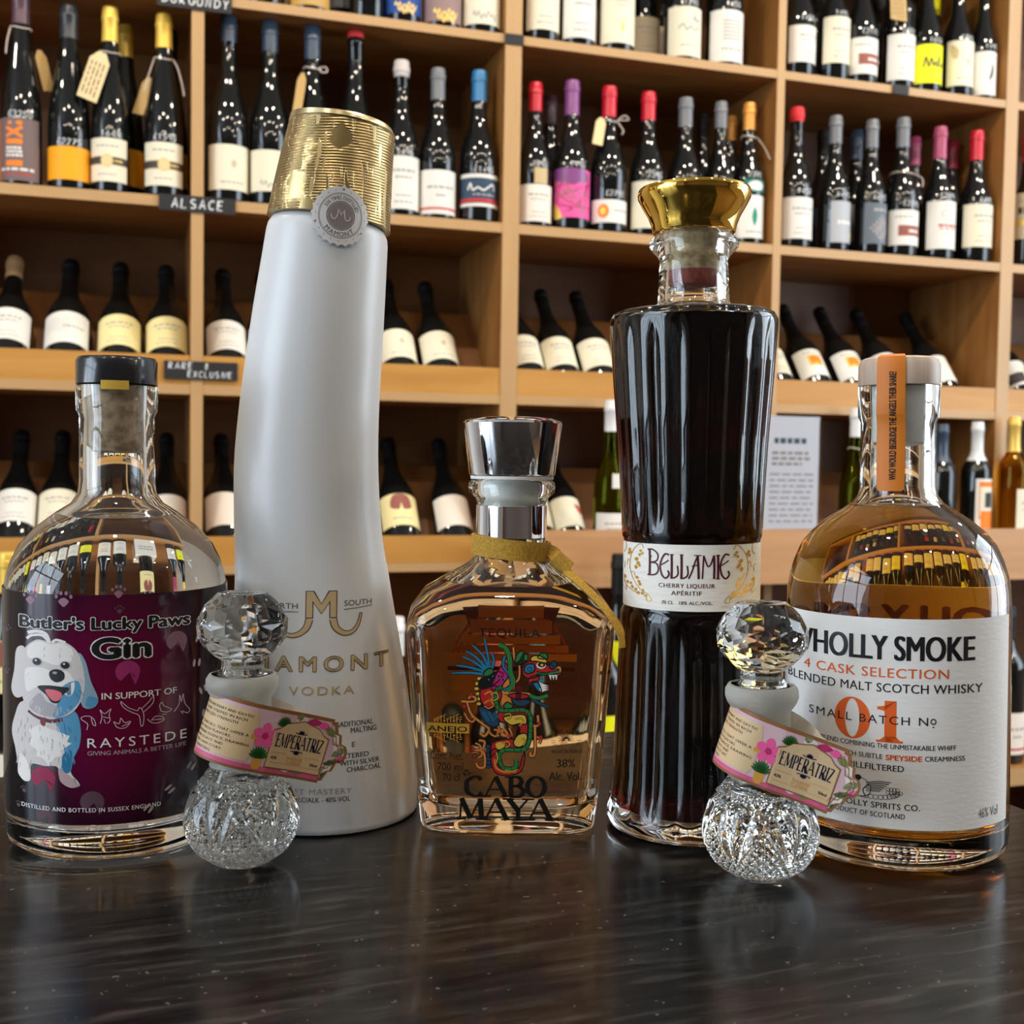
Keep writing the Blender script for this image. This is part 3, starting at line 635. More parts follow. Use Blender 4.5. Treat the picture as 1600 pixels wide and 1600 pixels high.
BOTTLES = [
 ('A', -0.5109, -0.044, 0.3, 0.04, 'burg', 'k', None, [], None, "plain dark bottle base at the left end of the top shelf's second bay"),
 ('A', -0.4223, -0.041, 0.3, 0.039, 'bord', 'k', None, [(0.0058, 0.0642, 'ochre', 75, 0, 'lines')], None, 'dark bottle with ochre label, left of the plain bottle beside the blue label'),
 ('A', -0.3452, -0.128, 0.3, 0.038, 'bord', 'k', None, [(0.0429, 0.1092, 'grey', 70, 0, 'lines')], None, 'grey-labelled bottle set back between ochre label and plain dark bottle, top shelf'),
 ('A', -0.3077, -0.043, 0.3, 0.0357, 'burg', 'k', None, [], None, 'unlabelled-looking dark bottle just left of the blue label, top shelf'),
 ('A', -0.2346, -0.044, 0.3, 0.0367, 'burg', 'k', None, [(0.0176, 0.0974, 'blue', 75, 0, 'goldscript')], None, 'wine bottle with deep blue label and gold script on the top shelf'),
 ('A', -0.1535, -0.044, 0.3, 0.04, 'burg', 'k', None, [(0.0104, 0.1025, 'mauve', 75, 0, 'goldscript')], None, 'wine bottle with mauve-brown label and gold script on the top shelf'),
 ('A', -0.0712, -0.044, 0.3, 0.04, 'burg', 'k', None, [(0.015, 0.1144, 'cream', 75, 0, 'script')], None, 'cream-labelled bottle against the upright, right of the mauve-brown label, top shelf'),
 ('A', 0.0603, -0.044, 0.3, 0.038, 'burg', 'k', None, [(0.0216, 0.1267, 'cream', 70, 0, 'lines')], None, 'cream-labelled bottle leftmost in the middle bay of the top shelf'),
 ('A', 0.1412, -0.042, 0.3, 0.038, 'bord', 'k', None, [(0.014, 0.1306, 'white', 72, 0, 'lines')], None, 'white-labelled bottle second from left in the middle top bay, dark heading on label'),
 ('A', 0.2297, -0.044, 0.3, 0.04, 'burg', 'k', None, [(0.0143, 0.123, 'cream', 75, 0, 'golddot')], None, 'cream-labelled bottle with a small gold figure on its label, middle top bay'),
 ('A', 0.3331, -0.139, 0.3, 0.039, 'bord', 'k', None, [(0.0298, 0.1161, 'tan', 75, 0, 'lines')], None, 'beige-labelled bottle set back, right of the small gold figure label'),
 ('A', 0.413, -0.227, 0.3, 0.037, 'bord', 'k', None, [(0.0655, 0.1352, 'tan', 75, 0, 'lines')], None, 'bottle deep in the middle top bay showing a sliver of beige label'),
 ('A', 0.3864, -0.044, 0.3, 0.04, 'bord', 'k', None, [(0.0051, 0.1105, 'cream', 75, 0, 'chateau')], ('1395', 0.1199), 'cream chateau-style label bottle, fourth along the front of the middle top bay'),
 ('A', 0.488, -0.045, 0.3, 0.041, 'bord', 'k', None, [(0.0048, 0.117, 'white', 75, 0, 'etch')], ('1450', 0.1293), 'white-labelled bottle with a grey engraved building, right end of the middle top bay'),
 ('A', 0.6565, -0.138, 0.3, 0.038, 'bord', 'k', None, [(0.0458, 0.1408, 'dust', 75, 0, 'lines')], None, 'dusty brown-labelled bottle set back in the right corner of the middle top bay'),
 ('A', 0.674, -0.044, 0.3, 0.038, 'burg', 'k', None, [(0.0273, 0.1085, 'white', 75, 12, 'reddot')], ('1450', 0.1253), 'white-labelled bottle with a red edge mark, first in the right-hand top bay'),
 ('A', 0.7653, -0.044, 0.3, 0.0359, 'burg', 'k', None, [(0.0366, 0.1399, 'cream', 72, 0, 'lines')], ('1495', 0.1498), 'plain cream tall-labelled bottle, second in the right-hand top bay'),
 ('A', 0.8388, -0.045, 0.3, 0.0369, 'burg', 'k', None, [(0.0209, 0.1023, 'white', 75, 0, 'brownblock')], ('£2175', 0.1166), 'bottle priced 2175 with a brown block on its white label, top shelf'),
 ('A', 0.9375, -0.043, 0.3, 0.037, 'bord', 'k', None, [(0.0178, 0.1218, 'white', 75, 0, 'lines')], ('1695', 0.129), 'white-labelled bottle left of the yellow label on the top shelf'),
 ('A', 1.0132, -0.043, 0.3, 0.037, 'burg', 'k', None, [(0.019, 0.1079, 'yellow', 78, 0, 'yellowscript')], ('1650', 0.1181), 'bottle with bright yellow label and dark handwriting on the top shelf'),
 ('A', 1.1051, -0.048, 0.3, 0.0367, 'burg', 'k', None, [(0.0249, 0.1294, 'cream', 75, 0, 'figure')], ('1295', 0.1368), 'cream label with loose brush mark, right of the yellow label on the top shelf'),
 ('A', 1.173, -0.042, 0.3, 0.0307, 'burg', 'k', None, [(0.0112, 0.1123, 'white', 75, 0, 'bird')], ('1195', 0.1241), 'white label with black bird drawing, right end of the right-hand top bay'),
 ('A', 1.1246, -0.167, 0.3, 0.037, 'hock', 'yellow', None, [], None, 'bottle with yellow capsule set back behind the yellow label, top shelf'),
 ('A', 0.7901, -0.157, 0.3, 0.037, 'bord', 'k', None, [], None, 'unlabelled dark bottle set back between first two labels of the right-hand top bay'),
 ('A', 0.9624, -0.157, 0.3, 0.037, 'bord', 'k', None, [], None, 'unlabelled dark bottle set back left of the kraft tag, top shelf'),
 ('B', -0.9479, -0.042, 0.36, 0.036, 'hock', 'plum', 0.2962, [(0.007, 0.1194, 'greyred', 75, -14, 'redblocks')], ('£3250', 0.1263), 'slim bottle with grey label and red letter blocks, far left on the second shelf'),
 ('B', -0.8654, -0.046, 0.3431, 0.0379, 'hock', 'charcoal', 0.2811, [(0.0165, 0.077, 'orange', 78, 0, 'none')], ('£2275', 0.0851), 'slim bottle with plain orange label on the second shelf'),
 ('B', -0.793, -0.04, 0.3457, 0.0339, 'hock', 'gold', 0.2821, [(0.0189, 0.0986, 'cream', 70, -8, 'crestband')], ('1649', 0.1068), 'yellow-capped slim bottle wearing a kraft tag, beside the orange label'),
 ('B', -0.6961, -0.04, 0.3453, 0.036, 'hock', 'gold', 0.2819, [(0.019, 0.0999, 'cream', 70, 0, 'crestband')], ('£1595', 0.1093), 'yellow-capped slim bottle with looped string, next to the ALSACE upright'),
 ('B', -0.7672, -0.136, 0.3493, 0.036, 'hock', 'gold', 0.2876, [(0.034, 0.1051, 'orange', 75, 0, 'none')], None, 'yellow-capped bottle set back behind the kraft-tagged bottle'),
 ('B', -0.6845, -0.136, 0.3503, 0.036, 'hock', 'k', 0.2965, [(0.0406, 0.1078, 'orange', 75, 0, 'none')], None, 'bottle with orange label set back behind the looped-string bottle'),
 ('B', -0.5769, -0.045, 0.36, 0.0393, 'burg', 'slate', 0.3101, [(0.022, 0.1078, 'cream', 75, 6, 'seal')], None, 'slate-capped bottle with blank cream label, right of the ALSACE upright'),
 ('B', -0.4974, -0.045, 0.36, 0.0393, 'burg', 'slate', 0.3014, [(0.0251, 0.1045, 'cream', 75, 6, 'script')], None, "slate-capped bottle with cream label half hidden by the tall vodka bottle's gold cap"),
 ('B', -0.4151, -0.044, 0.36, 0.04, 'burg', 'slate', 0.296, [(0.0184, 0.0988, 'cream', 75, 0, 'lines')], None, 'slate-capped bottle with white string bow, behind the tall vodka bottle'),
 ('B', -0.3295, -0.044, 0.36, 0.04, 'burg', 'redwax', 0.3501, [(0.0155, 0.098, 'white', 75, 0, 'lines')], None, "bottle dipped in red wax, behind the tall vodka bottle's cap"),
 ('B', -0.2354, -0.044, 0.3146, 0.0377, 'burg', 'greywax', 0.284, [(0.013, 0.1181, 'white', 72, 0, 'lines')], ('1495', 0.1269), "bottle dipped in grey wax, right of the tall vodka bottle's cap"),
 ('B', -0.1592, -0.044, 0.3081, 0.0377, 'burg', 'grey', 0.2449, [(0.0089, 0.0972, 'white', 75, 0, 'redline')], None, 'grey-capped bottle with red-lined white label, left of the blue-capped bottle'),
 ('B', -0.0712, -0.044, 0.3135, 0.04, 'burg', 'bluecap', 0.2508, [(0.0304, 0.0964, 'navy', 78, 0, 'navy')], ('£1495', 0.1054), 'blue-capped bottle with navy and white banded label, by the central upright'),
 ('B', 0.0502, -0.04, 0.302, 0.036, 'burg', 'red', 0.2425, [(0.0096, 0.0858, 'pale', 75, 0, 'lines'), (0.0872, 0.12, 'goldpaper', 24, 6, 'none')], ('1695', 0.1278), 'red-capped bottle with round gold sticker above a pale label, left end of middle bay'),
 ('B', 0.1335, -0.044, 0.3165, 0.04, 'burg', 'purple', 0.2443, [(0.024, 0.1248, 'pink', 78, 0, 'pink')], ('1495', 0.1354), 'purple-capped bottle with vivid pink label on the second shelf'),
 ('B', 0.2186, -0.044, 0.3139, 0.04, 'burg', 'red', 0.249, [(0.0199, 0.0682, 'white', 78, 0, 'orangedot')], ('£2795', 0.0816), 'red-capped bottle with raffia bow and orange dot on a low white label'),
 ('B', 0.3101, -0.044, 0.3118, 0.04, 'burg', 'red', 0.2516, [(0.0146, 0.1151, 'cream', 78, 0, 'none')], ('2395', 0.1286), 'red-capped bottle with blank cream label, left of the gold decanter stopper'),
 ('B', 0.399, -0.044, 0.3091, 0.04, 'burg', 'grey', 0.2469, [(0.0144, 0.1132, 'cream', 75, 0, 'lines')], None, 'grey-capped bottle directly behind the gold stopper, left of its twin'),
 ('B', 0.4851, -0.044, 0.31, 0.0346, 'burg', 'grey', 0.2527, [(0.0152, 0.1137, 'white', 75, 0, 'lines')], None, "grey-capped bottle behind the gold stopper's right rim"),
 ('B', 0.556, -0.045, 0.3154, 0.0356, 'burg', 'copper', 0.2561, [(0.0132, 0.1071, 'white', 75, 0, 'leaf'), (0.1141, 0.1421, 'teal', 45, 4, 'oval')], ('2395', 0.1533), 'copper-capped bottle with green leaf label, right of the gold stopper'),
 ('B', 0.1245, -0.158, 0.3166, 0.038, 'burg', 'plum', 0.2565, [], None, 'bottle set back between the gold-stickered bottle and the pink label'),
 ('B', 0.4903, -0.138, 0.31, 0.035, 'burg', 'k', 0.2593, [], None, 'black-capped bottle set back between the two grey-capped bottles'),
 ('B', 0.56, -0.137, 0.3125, 0.034, 'burg', 'copper', 0.257, [], None, 'copper-capped bottle set back between grey-capped and green leaf bottles'),
 ('B', 0.6753, -0.043, 0.3173, 0.039, 'burg', 'redwax', 0.2873, [(0.0193, 0.1115, 'white', 75, 0, 'lines')], ('1450', 0.1257), 'bottle dipped in bright red wax, left end of the right-hand bay, second shelf'),
 ('B', 0.7759, -0.041, 0.3086, 0.037, 'burg', 'grey', 0.2465, [(0.0179, 0.1113, 'silver', 60, 18, 'whitetext')], ('1495', 0.1256), 'grey-capped bottle with narrow silver-grey label on the second shelf'),
 ('B', 0.8726, -0.04, 0.3096, 0.036, 'burg', 'grey', 0.2453, [(0.0219, 0.1149, 'slategrey', 70, 14, 'mosaic')], ('1695', 0.1279), 'grey-capped bottle with slate label of pink and grey mosaic'),
 ('B', 0.9585, -0.043, 0.3236, 0.039, 'burg', 'grey', 0.2557, [(0.0251, 0.1058, 'white', 78, 0, 'brownblock')], ('£2095', 0.1204), 'grey-capped bottle with ring of string and brown block label, second shelf'),
 ('B', 1.0619, -0.043, 0.3134, 0.039, 'burg', 'rose', 0.2387, [(0.0235, 0.1347, 'white', 78, 0, 'balloon')], ('£2095', 0.1481), 'rose-capped bottle with red and grey balloon drawing, second shelf'),
 ('B', 1.1667, -0.044, 0.3151, 0.04, 'burg', 'red', 0.2456, [(0.0353, 0.1359, 'cream', 78, 0, 'lines')], ('1495', 0.1463), 'red-capped bottle with cream label at the right end of the second shelf'),
 ('B', 0.806, -0.138, 0.3053, 0.038, 'burg', 'k', 0.2453, [(0.0322, 0.1172, 'slate', 60, 0, 'none')], None, 'dark bottle with slate-blue label set back beside the silver-grey label'),
 ('B', 0.8978, -0.138, 0.3145, 0.038, 'burg', 'slate', 0.2463, [(0.0448, 0.1321, 'dust', 60, 0, 'none')], None, 'slate-capped bottle set back left of the mosaic label'),
 ('B', 1.0605, -0.137, 0.3136, 0.037, 'burg', 'rose', 0.2457, [], None, 'rose-capped bottle set back between brown block and balloon labels'),
 ('B', 1.171, -0.138, 0.3155, 0.038, 'burg', 'wine', 0.2483, [], None, 'wine-red-capped bottle set back between balloon and cream labels'),
 ('B', 1.316, -0.041, 0.317, 0.037, 'burg', 'red', 0.2556, [(0.0657, 0.1754, 'tan', 80, -8, 'bar')], None, 'red-capped bottle with tan label at the far right edge of the photo'),
 ('L', -0.9771, -0.055, 0.158, 0.041, 'burg', 'ochrecap', None, [(0.034, 0.114, 'white', 72, 0, 'lines')], None, 'tilted bottle with white label and ochre cap, far left of the third shelf'),
 ('L', -0.8729, -0.055, 0.158, 0.041, 'burg', 'k', None, [(0.032, 0.112, 'white', 72, 0, 'scribe')], None, 'tilted bottle with grey marbled white label on the third shelf'),
 ('L', -0.7774, -0.055, 0.158, 0.04, 'burg', 'k', None, [(0.032, 0.112, 'straw', 75, 0, 'lines')], None, 'tilted bottle with straw-yellow label, left of a matching one'),
 ('L', -0.6885, -0.055, 0.158, 0.04, 'burg', 'k', None, [(0.032, 0.112, 'straw', 75, 0, 'lines')], None, 'tilted bottle with straw-yellow label, against the left upright'),
 ('L', -0.575, -0.055, 0.158, 0.04, 'burg', 'k', None, [(0.032, 0.11, 'white', 72, 0, 'lines')], None, 'tilted bottle with white label above the chalkboard for rare bottles'),
 ('L', -0.4917, -0.055, 0.158, 0.04, 'burg', 'k', None, [(0.032, 0.11, 'white', 72, 0, 'lines')], None, "tilted bottle right beside the vodka bottle's left edge, third shelf"),
 ('L', -0.2275, -0.055, 0.158, 0.04, 'burg', 'k', None, [(0.032, 0.11, 'cream', 72, 0, 'seal')], None, 'tilted cream-labelled bottle with olive crest, right of the vodka bottle'),
 ('L', -0.1389, -0.055, 0.158, 0.04, 'burg', 'k', None, [(0.032, 0.11, 'cream', 72, 0, 'seal')], None, 'tilted cream-labelled bottle with empty space to its right, third shelf'),
 ('L', 0.053, -0.055, 0.158, 0.039, 'burg', 'k', None, [(0.032, 0.112, 'cream', 72, 0, 'lines')], None, 'tilted bottle against the central upright, left end of the middle bay'),
 ('L', 0.1318, -0.055, 0.158, 0.039, 'burg', 'k', None, [(0.032, 0.112, 'cream', 72, 0, 'lines')], None, 'tilted cream-labelled bottle second in the middle bay, left of the cherry decanter'),
 ('L', 0.2181, -0.055, 0.158, 0.04, 'burg', 'k', None, [(0.032, 0.112, 'cream', 72, 0, 'lines')], None, 'tilted cream-labelled bottle half behind the cherry decanter'),
 ('L', 0.6585, -0.055, 0.158, 0.04, 'burg', 'k', None, [(0.032, 0.112, 'cream', 72, 0, 'lines')], None, 'tilted bottle at the left end of the right bay, beside the cherry decanter'),
 ('L', 0.7592, -0.055, 0.158, 0.04, 'burg', 'k', None, [(0.032, 0.112, 'white', 72, 0, 'orangecrest')], None, 'tilted bottle with square orange crest, nearest the cherry decanter'),
 ('L', 0.8627, -0.055, 0.158, 0.04, 'burg', 'k', None, [(0.032, 0.112, 'white', 72, 0, 'orangecrest')], None, 'tilted bottle with square orange crest, just left of the whisky cork'),
 ('L', 0.9686, -0.055, 0.158, 0.04, 'burg', 'k', None, [(0.032, 0.112, 'white', 72, 0, 'lines')], None, 'tilted white-labelled bottle behind the whisky cork'),
 ('L', 1.1138, -0.055, 0.158, 0.04, 'burg', 'k', None, [(0.032, 0.112, 'pale', 72, 0, 'none')], None, 'tilted bottle with blank pale label, right of the whisky cork'),
 ('L', 1.3434, -0.055, 0.158, 0.04, 'burg', 'k', None, [(0.032, 0.108, 'white', 72, 0, 'goldblock')], None, 'tilted bottle with gold block on white label at the far right edge'),
 ('L', -0.9655, -0.055, -0.1875, 0.038, 'burg', 'k', None, [(0.045, 0.12, 'white', 72, 0, 'lines')], None, 'tilted white-labelled bottle at the far left of the fourth shelf'),
 ('L', -0.8887, -0.055, -0.1875, 0.038, 'burg', 'k', None, [(0.045, 0.12, 'cream', 72, 0, 'lines')], None, "tilted cream-labelled bottle left of the gin bottle's neck"),
 ('L', -0.687, -0.055, -0.1875, 0.038, 'burg', 'k', None, [(0.034, 0.108, 'pale', 70, 0, 'none')], None, "tilted bottle seen through the gap right of the gin bottle's neck"),
 ('L', -0.577, -0.055, -0.1875, 0.039, 'burg', 'k', None, [(0.034, 0.114, 'pale', 72, 0, 'none')], None, 'tilted bottle with plain pale pink label left of the vodka bottle, fourth shelf'),
 ('L', -0.2194, -0.055, -0.1875, 0.041, 'burg', 'k', None, [(0.032, 0.112, 'straw', 72, 0, 'emblem')], None, 'tilted bottle with brown emblem on straw label, right of the vodka bottle'),
 ('L', -0.1037, -0.055, -0.1875, 0.04, 'burg', 'k', None, [(0.032, 0.11, 'pale', 72, 0, 'none')], None, 'tilted bottle with blank pale label, left of the chrome stopper'),
 ('L', 0.0822, -0.055, -0.1875, 0.0378, 'burg', 'k', None, [(0.032, 0.11, 'cream', 72, 0, 'none')], None, 'tilted cream-labelled bottle just right of the tequila neck'),
 ('L', 0.1566, -0.055, -0.1875, 0.0358, 'burg', 'k', None, [(0.032, 0.11, 'cream', 72, 0, 'redmark')], None, 'tilted cream-labelled bottle with a red mark, left of the green bottle'),
]

BOT = {}
for i, (row, s, n, h, R, kind, cap, capz, labs, price, desc) in enumerate(BOTTLES):
    if row == 'L':
        root = empty('wine_bottle', W(s, n, h), (R_(-38), 0, TH), desc, 'bottle', GROUP[row]); hh = 0.285
    else:
        z = {'A': .868, 'B': .486}[row]
        root = empty('wine_bottle', W(s, n, z+0.0003), (0, 0, TH), desc, 'bottle', GROUP[row]); hh = h
    wine_bottle(root, hh, R, kind, cap, capz, labs, price, i)
    BOT[desc] = (root, hh, R)
def find(sub):
    for k, v in BOT.items():
        if sub in k: return v
    raise KeyError(sub)
# strings and kraft tags on some necks (all belong to their bottle)
r, h, R = find('wearing a kraft tag')
neck_string(r, .019, h*.755, [[(-.015, -.012, h*.755), (-.019, -.02, h*.74), (-.015, -.024, h*.745)]])
paper_tag(r, (-.012, -.030, h*.735), (-.040, -.036, h*.475), .036, (.1, -1, .1), cm('kraftpale'))
r, h, R = find('looped string')
neck_string(r, .019, h*.755, [[(.018, -.008, h*.755), (.026, -.016, h*.70), (.034, -.024, h*.60), (.036, -.03, h*.55)], [(-.018, -.006, h*.755), (-.028, -.010, h*.66), (-.036, -.012, h*.57)]])
paper_tag(r, (-.026, .004, h*.66), (-.047, .008, h*.46), .026, (-.6, -.8, 0), cm('kraft'), False)
r, h, R = find('red letter blocks')
neck_string(r, .018, h*.80, [[(-.017, -.008, h*.80), (-.021, -.022, h*.72), (-.022, -.034, h*.645)]])
paper_tag(r, (.030, .012, h*.72), (.047, .016, h*.52), .022, (.5, -.85, 0), cm('kraft'), False)
r, h, R = find('white string bow')
neck_string(r, .0175, h*.77, [[(.010, -.016, h*.77), (.022, -.022, h*.775), (.026, -.024, h*.75), (.016, -.022, h*.745), (.010, -.018, h*.765)]])
paper_tag(r, (-.020, -.012, h*.74), (-.034, -.034, h*.50), .018, (-.4, -.9, 0), cm('kraft'), False)
r, h, R = find('raffia bow')
neck_string(r, .017, h*.765, [[(.012, -.014, h*.765), (.026, -.022, h*.80), (.036, -.022, h*.775), (.014, -.017, h*.77)], [(.014, -.014, h*.76), (.024, -.022, h*.70), (.020, -.024, h*.67)]])
paper_tag(r, (-.022, -.012, h*.78), (-.038, -.030, h*.58), .022, (-.2, -1, 0), cm('kraftpale'), False)
r, h, R = find('ring of string')
neck_string(r, .028, h*.60, [[(.02, -.02, h*.60), (.034, -.030, h*.56), (.032, -.034, h*.50)]])
r, h, R = find('green leaf label, right')
neck_string(r, .018, h*.76, [[(.016, -.01, h*.76), (.028, -.02, h*.69), (.038, -.03, h*.60)]])
r, h, R = find('left of the yellow label on the top')
neck_string(r, .021, h*.70, [[(-.02, -.012, h*.70), (-.034, -.03, h*.60), (-.032, -.036, h*.46)]])
paper_tag(r, (-.030, -.035, h*.70), (-.030, -.041, h*.49), .044, (.05, -1, .15), cm('kraft'), True)

# ------------------------------------------------------------------ chalk signs and shelf-edge clips
def chalk_sign(s0, s1, z0, z1, lines, label, lean=0.0, name='chalk_sign'):
    mb = MB(); mb.box(s0, s1, -.004, -.0006, z0, z1, cm('board'))
    A = Art()
    for t, x, y, hh, adv in lines: hand(A, t, x, y, hh, cm('chalk'), 1, .12, .1, adv)
    A.into(mb, lambda u, v, l: (u, -.004-.0002*l, v))
    o = mb.build(name, None, 0); o.location = (0, 2.4, CAMZ); o.rotation_euler = (0, 0, TH)
    return tag(o, label, 'sign')
chalk_sign(-.7055, -.565, .459, .4885, [('ALSACE', -.682, .465, .017, .98)], "small blackboard sign reading ALSACE on the second shelf's edge")
chalk_sign(-.6957, -.5597, .1435, .1775, [('RARE', -.687, .1625, .012, 1.0), ('&', -.622, .1625, .012, 1), ('EXCLUSIVE', -.652, .1475, .011, .92)], "small blackboard sign reading RARE & EXCLUSIVE on the third shelf's lip")
chalk_sign(-.7096, -.574, .835, .868, [('BURGUNDY', -.700, .8425, .016, .98)], "small blackboard sign reading BURGUNDY cut by the top of the photo")
chalk_sign(-.032, .008, .848, .868, [], "black clip on the top shelf's edge at the central upright", name='shelf_clip')
chalk_sign(.895, .936, .848, .869, [], "black clip on the top shelf's edge under the right-hand bay", name='shelf_clip')

# ------------------------------------------------------------------ things standing in the tray
M['greenglass'] = glass('green_bottle_glass', (0.42, 0.50, 0.05), 1.45)
M['goldwine'] = glass('golden_wine', (0.95, 0.66, 0.16), 1.40)
def tray_bottle(s, n, ztop, R, kind, gm, cap, capfrac, labs, desc, grp='bottles standing in the tray'):
    zb = -.1945; h = ztop-zb
    root = empty('wine_bottle', W(s, n, zb), (0, 0, TH), desc, 'bottle', grp)
    wine_bottle(root, h, R, kind, cap, h*capfrac, [(a-zb, b_-zb, c, hf, yw, art) for a, b_, c, hf, yw, art in labs], None, int(s*100)+50, gm)
    return root, h
r, h = tray_bottle(.203, .036, .127, .033, 'burg', M['greenglass'], 'whitecap', .80, [(-.19, -.108, 'white', 75, 0, 'lines'), (-.056, -.026, 'white', 26, 14, 'none')], "green glass bottle with round white sticker, beside the cherry decanter")
r, h = tray_bottle(.80, .036, .128, .034, 'burg', M['greenglass'], 'whitecap', .80, [(-.19, -.118, 'cream', 75, 0, 'lines')], "green glass bottle with hanging neck tag, left of the whisky neck")
neck_string(r, .017, h*.72)
paper_tag(r, (.004, -.040, h*.70), (.022, -.046, h*.44), .046, (.1, -1, .1), cm('white'), False)
mb = MB(); A = Art(); A.rect(-.013, 0, .013, .026, cm('redink'), 1); A.into(mb, lambda u, v, l: (u+.013, -.0475, v+h*.50)); mb.build('tag_print', r, 0)
tray_bottle(1.035, .034, .097, .034, 'bord', M['wineglass'], 'slate', .70, [], "dark bottle with slim blue-black capsule, right of the whisky neck")
tray_bottle(1.131, .036, .105, .0345, 'bord', M['wineglass'], 'whitecap', .70, [(-.16, -.027, 'white', 52, 12, 'orangeblock')], "white-capped dark bottle with an orange and black square label")
tray_bottle(1.236, .036, .120, .0345, 'bord', M['goldwine'], 'goldink', .74, [(-.17, -.050, 'cream', 45, 20, 'lines')], "golden dessert wine bottle at the right edge of the tray")
# printed notice in a clear stand
st = empty('notice_stand', W(.634, .040, -.1945), (R_(0), 0, TH), "clear acrylic stand with a printed white notice, right of the cherry decanter", 'notice')
M['acrylic'] = glass('clear_acrylic', (1, 1, 1), 1.2)
mb = MB(); mb.box(-.072, .072, -.006, -.003, .001, .305, M['acrylic']); mb.box(-.072, .072, -.003, .03, .001, .004, M['acrylic']); mb.build('acrylic_holder', st, 0)
mb = MB(); mb.box(-.068, .068, -.0018, -.0010, .006, .300, mat('notice_paper', (0.80, 0.80, 0.86), .7))
A = Art(); gi = cm('inkgrey')
squiggle(A, -.045, .035, .240, .012, cm('slate'), 1, 3)
for k in range(3): squiggle(A, -.050, .045-.02*(k == 2), .216-.012*k, .006, cm('dust'), 1, 9+k)
for k in range(9): squiggle(A, -.055, .055, .170-.013*k, .004, gi, 1, 20+k)
A.rect(-.02, .02, .006, .045, cm('tan'), 1); A.rect(.02, .02, .05, .035, gi, 1)
A.into(mb, lambda u, v, l: (u, -.0022, v)); mb.build('printed_sheet', st, 0)
# ------------------------------------------------------------------ lower shelf glimpses between the bottles
def low_bottle(s, n, zb, h, R, kind, cap, labs, desc):
    root = empty('wine_bottle', W(s, n, zb), (0, 0, TH), desc, 'bottle', 'bottles on the bottom shelf')
    wine_bottle(root, h, R, kind, cap, None, [(a-zb, b_-zb, c, hf, yw, art) for a, b_, c, hf, yw, art in labs], None, int(abs(s)*100), None)
EB = EZ+.0005
low_bottle(.186, .14, EB, .40, .044, 'burg', 'k', [(-.432, -.358, 'yellow', 75, 0, 'none')], "big dark bottle with a yellow label, glimpsed between tequila and cherry bottles")
low_bottle(.918, .400, EB, .31, .039, 'bord', 'k', [(-.568, -.485, 'pale', 75, 0, 'redline')], "dark bottle with pale pink label low at the right edge, beyond the whisky")
low_bottle(.835, .400, EB, .31, .038, 'burg', 'k', [(-.565, -.475, 'white', 80, 14, 'none')], "dark bottle with white label, mostly hidden by the whisky's right side")
low_bottle(-.926, .390, EB+.134, .30, .042, 'burg', 'gold', [(-.361, -.282, 'straw', 75, 0, 'emblem')], "bottle with gold label standing on the white carton at the left edge")
# the rest of the bottom shelf: seen through the clear shoulders of the gin and whisky bottles
BAYN = ('far-left', 'second', 'middle', 'right-hand', 'far-right'); ORD = ('first', 'second', 'third', 'fourth', 'fifth', 'sixth', 'seventh', 'eighth')
LABC = ('white', 'cream', 'straw', 'white', 'redwax', 'yellow', 'white', 'slategrey', 'cream', 'orange', 'white', 'pale')
CAPC = ('whitecap', 'k', 'red', 'bluecap', 'gold', 'slate', 'k', 'whitecap', 'rose')
ADJ = dict(white='white', cream='cream', straw='straw', redwax='red', yellow='yellow', slategrey='slate', orange='orange', pale='pink')
CADJ = dict(whitecap='white', k='black', red='red', bluecap='blue', gold='gold', slate='slate', rose='rose')
taken = [.918, .835]; q_ = 0
for tier, zb in (('on the low cabinet', EB), ('inside the low cabinet', FZ+.0005)):
    for k in range(5):
        x0, x1 = UP[k][1], UP[k+1][0]; m_ = 0
        for j in range(7):
            s = x0+.045+j*(x1-x0-.09)/6; q_ += 1; m_ += 1
            if zb == EB and (any(abs(s-t_) < .085 for t_ in taken) or -1.04 < s < -.83): continue
            if zb != EB and k in (0, 4): continue
            lc, cc = LABC[(q_*5+k) % 12], CAPC[(q_*4+k) % 9]; h = (.30, .31, .295, .32)[q_ % 4]
            root = empty('wine_bottle', W(s, .395, zb), (0, 0, TH), "%s-labelled %s-capped bottle %s, %s in the %s bay" % (ADJ[lc], CADJ[cc], tier, ORD[m_-1], BAYN[k]), 'bottle', 'bottles '+tier)
            wine_bottle(root, h, .038, ('burg', 'bord')[q_ % 3 == 0], cc, None, [(.025+.01*(q_ % 3), .105+.012*(q_ % 4), lc, 72, 0, 'lines')], None, q_)
mb = MB(); mb.box(-.065, .065, -.10, .10, 0, .133, cm('white')); A = Art()
for k in range(2): squiggle(A, -.045, .045, .085-.02*k, .010, cm('inkgrey'), 1, k)
A.into(mb, lambda u, v, l: (u, -.1004, v))
o = mb.build('carton', None, 0); o.location = W(-.930, .335, EB); o.rotation_euler = (0, 0, TH)
tag(o, "white cardboard carton with grey print, low at the left edge beside the gin", 'box')
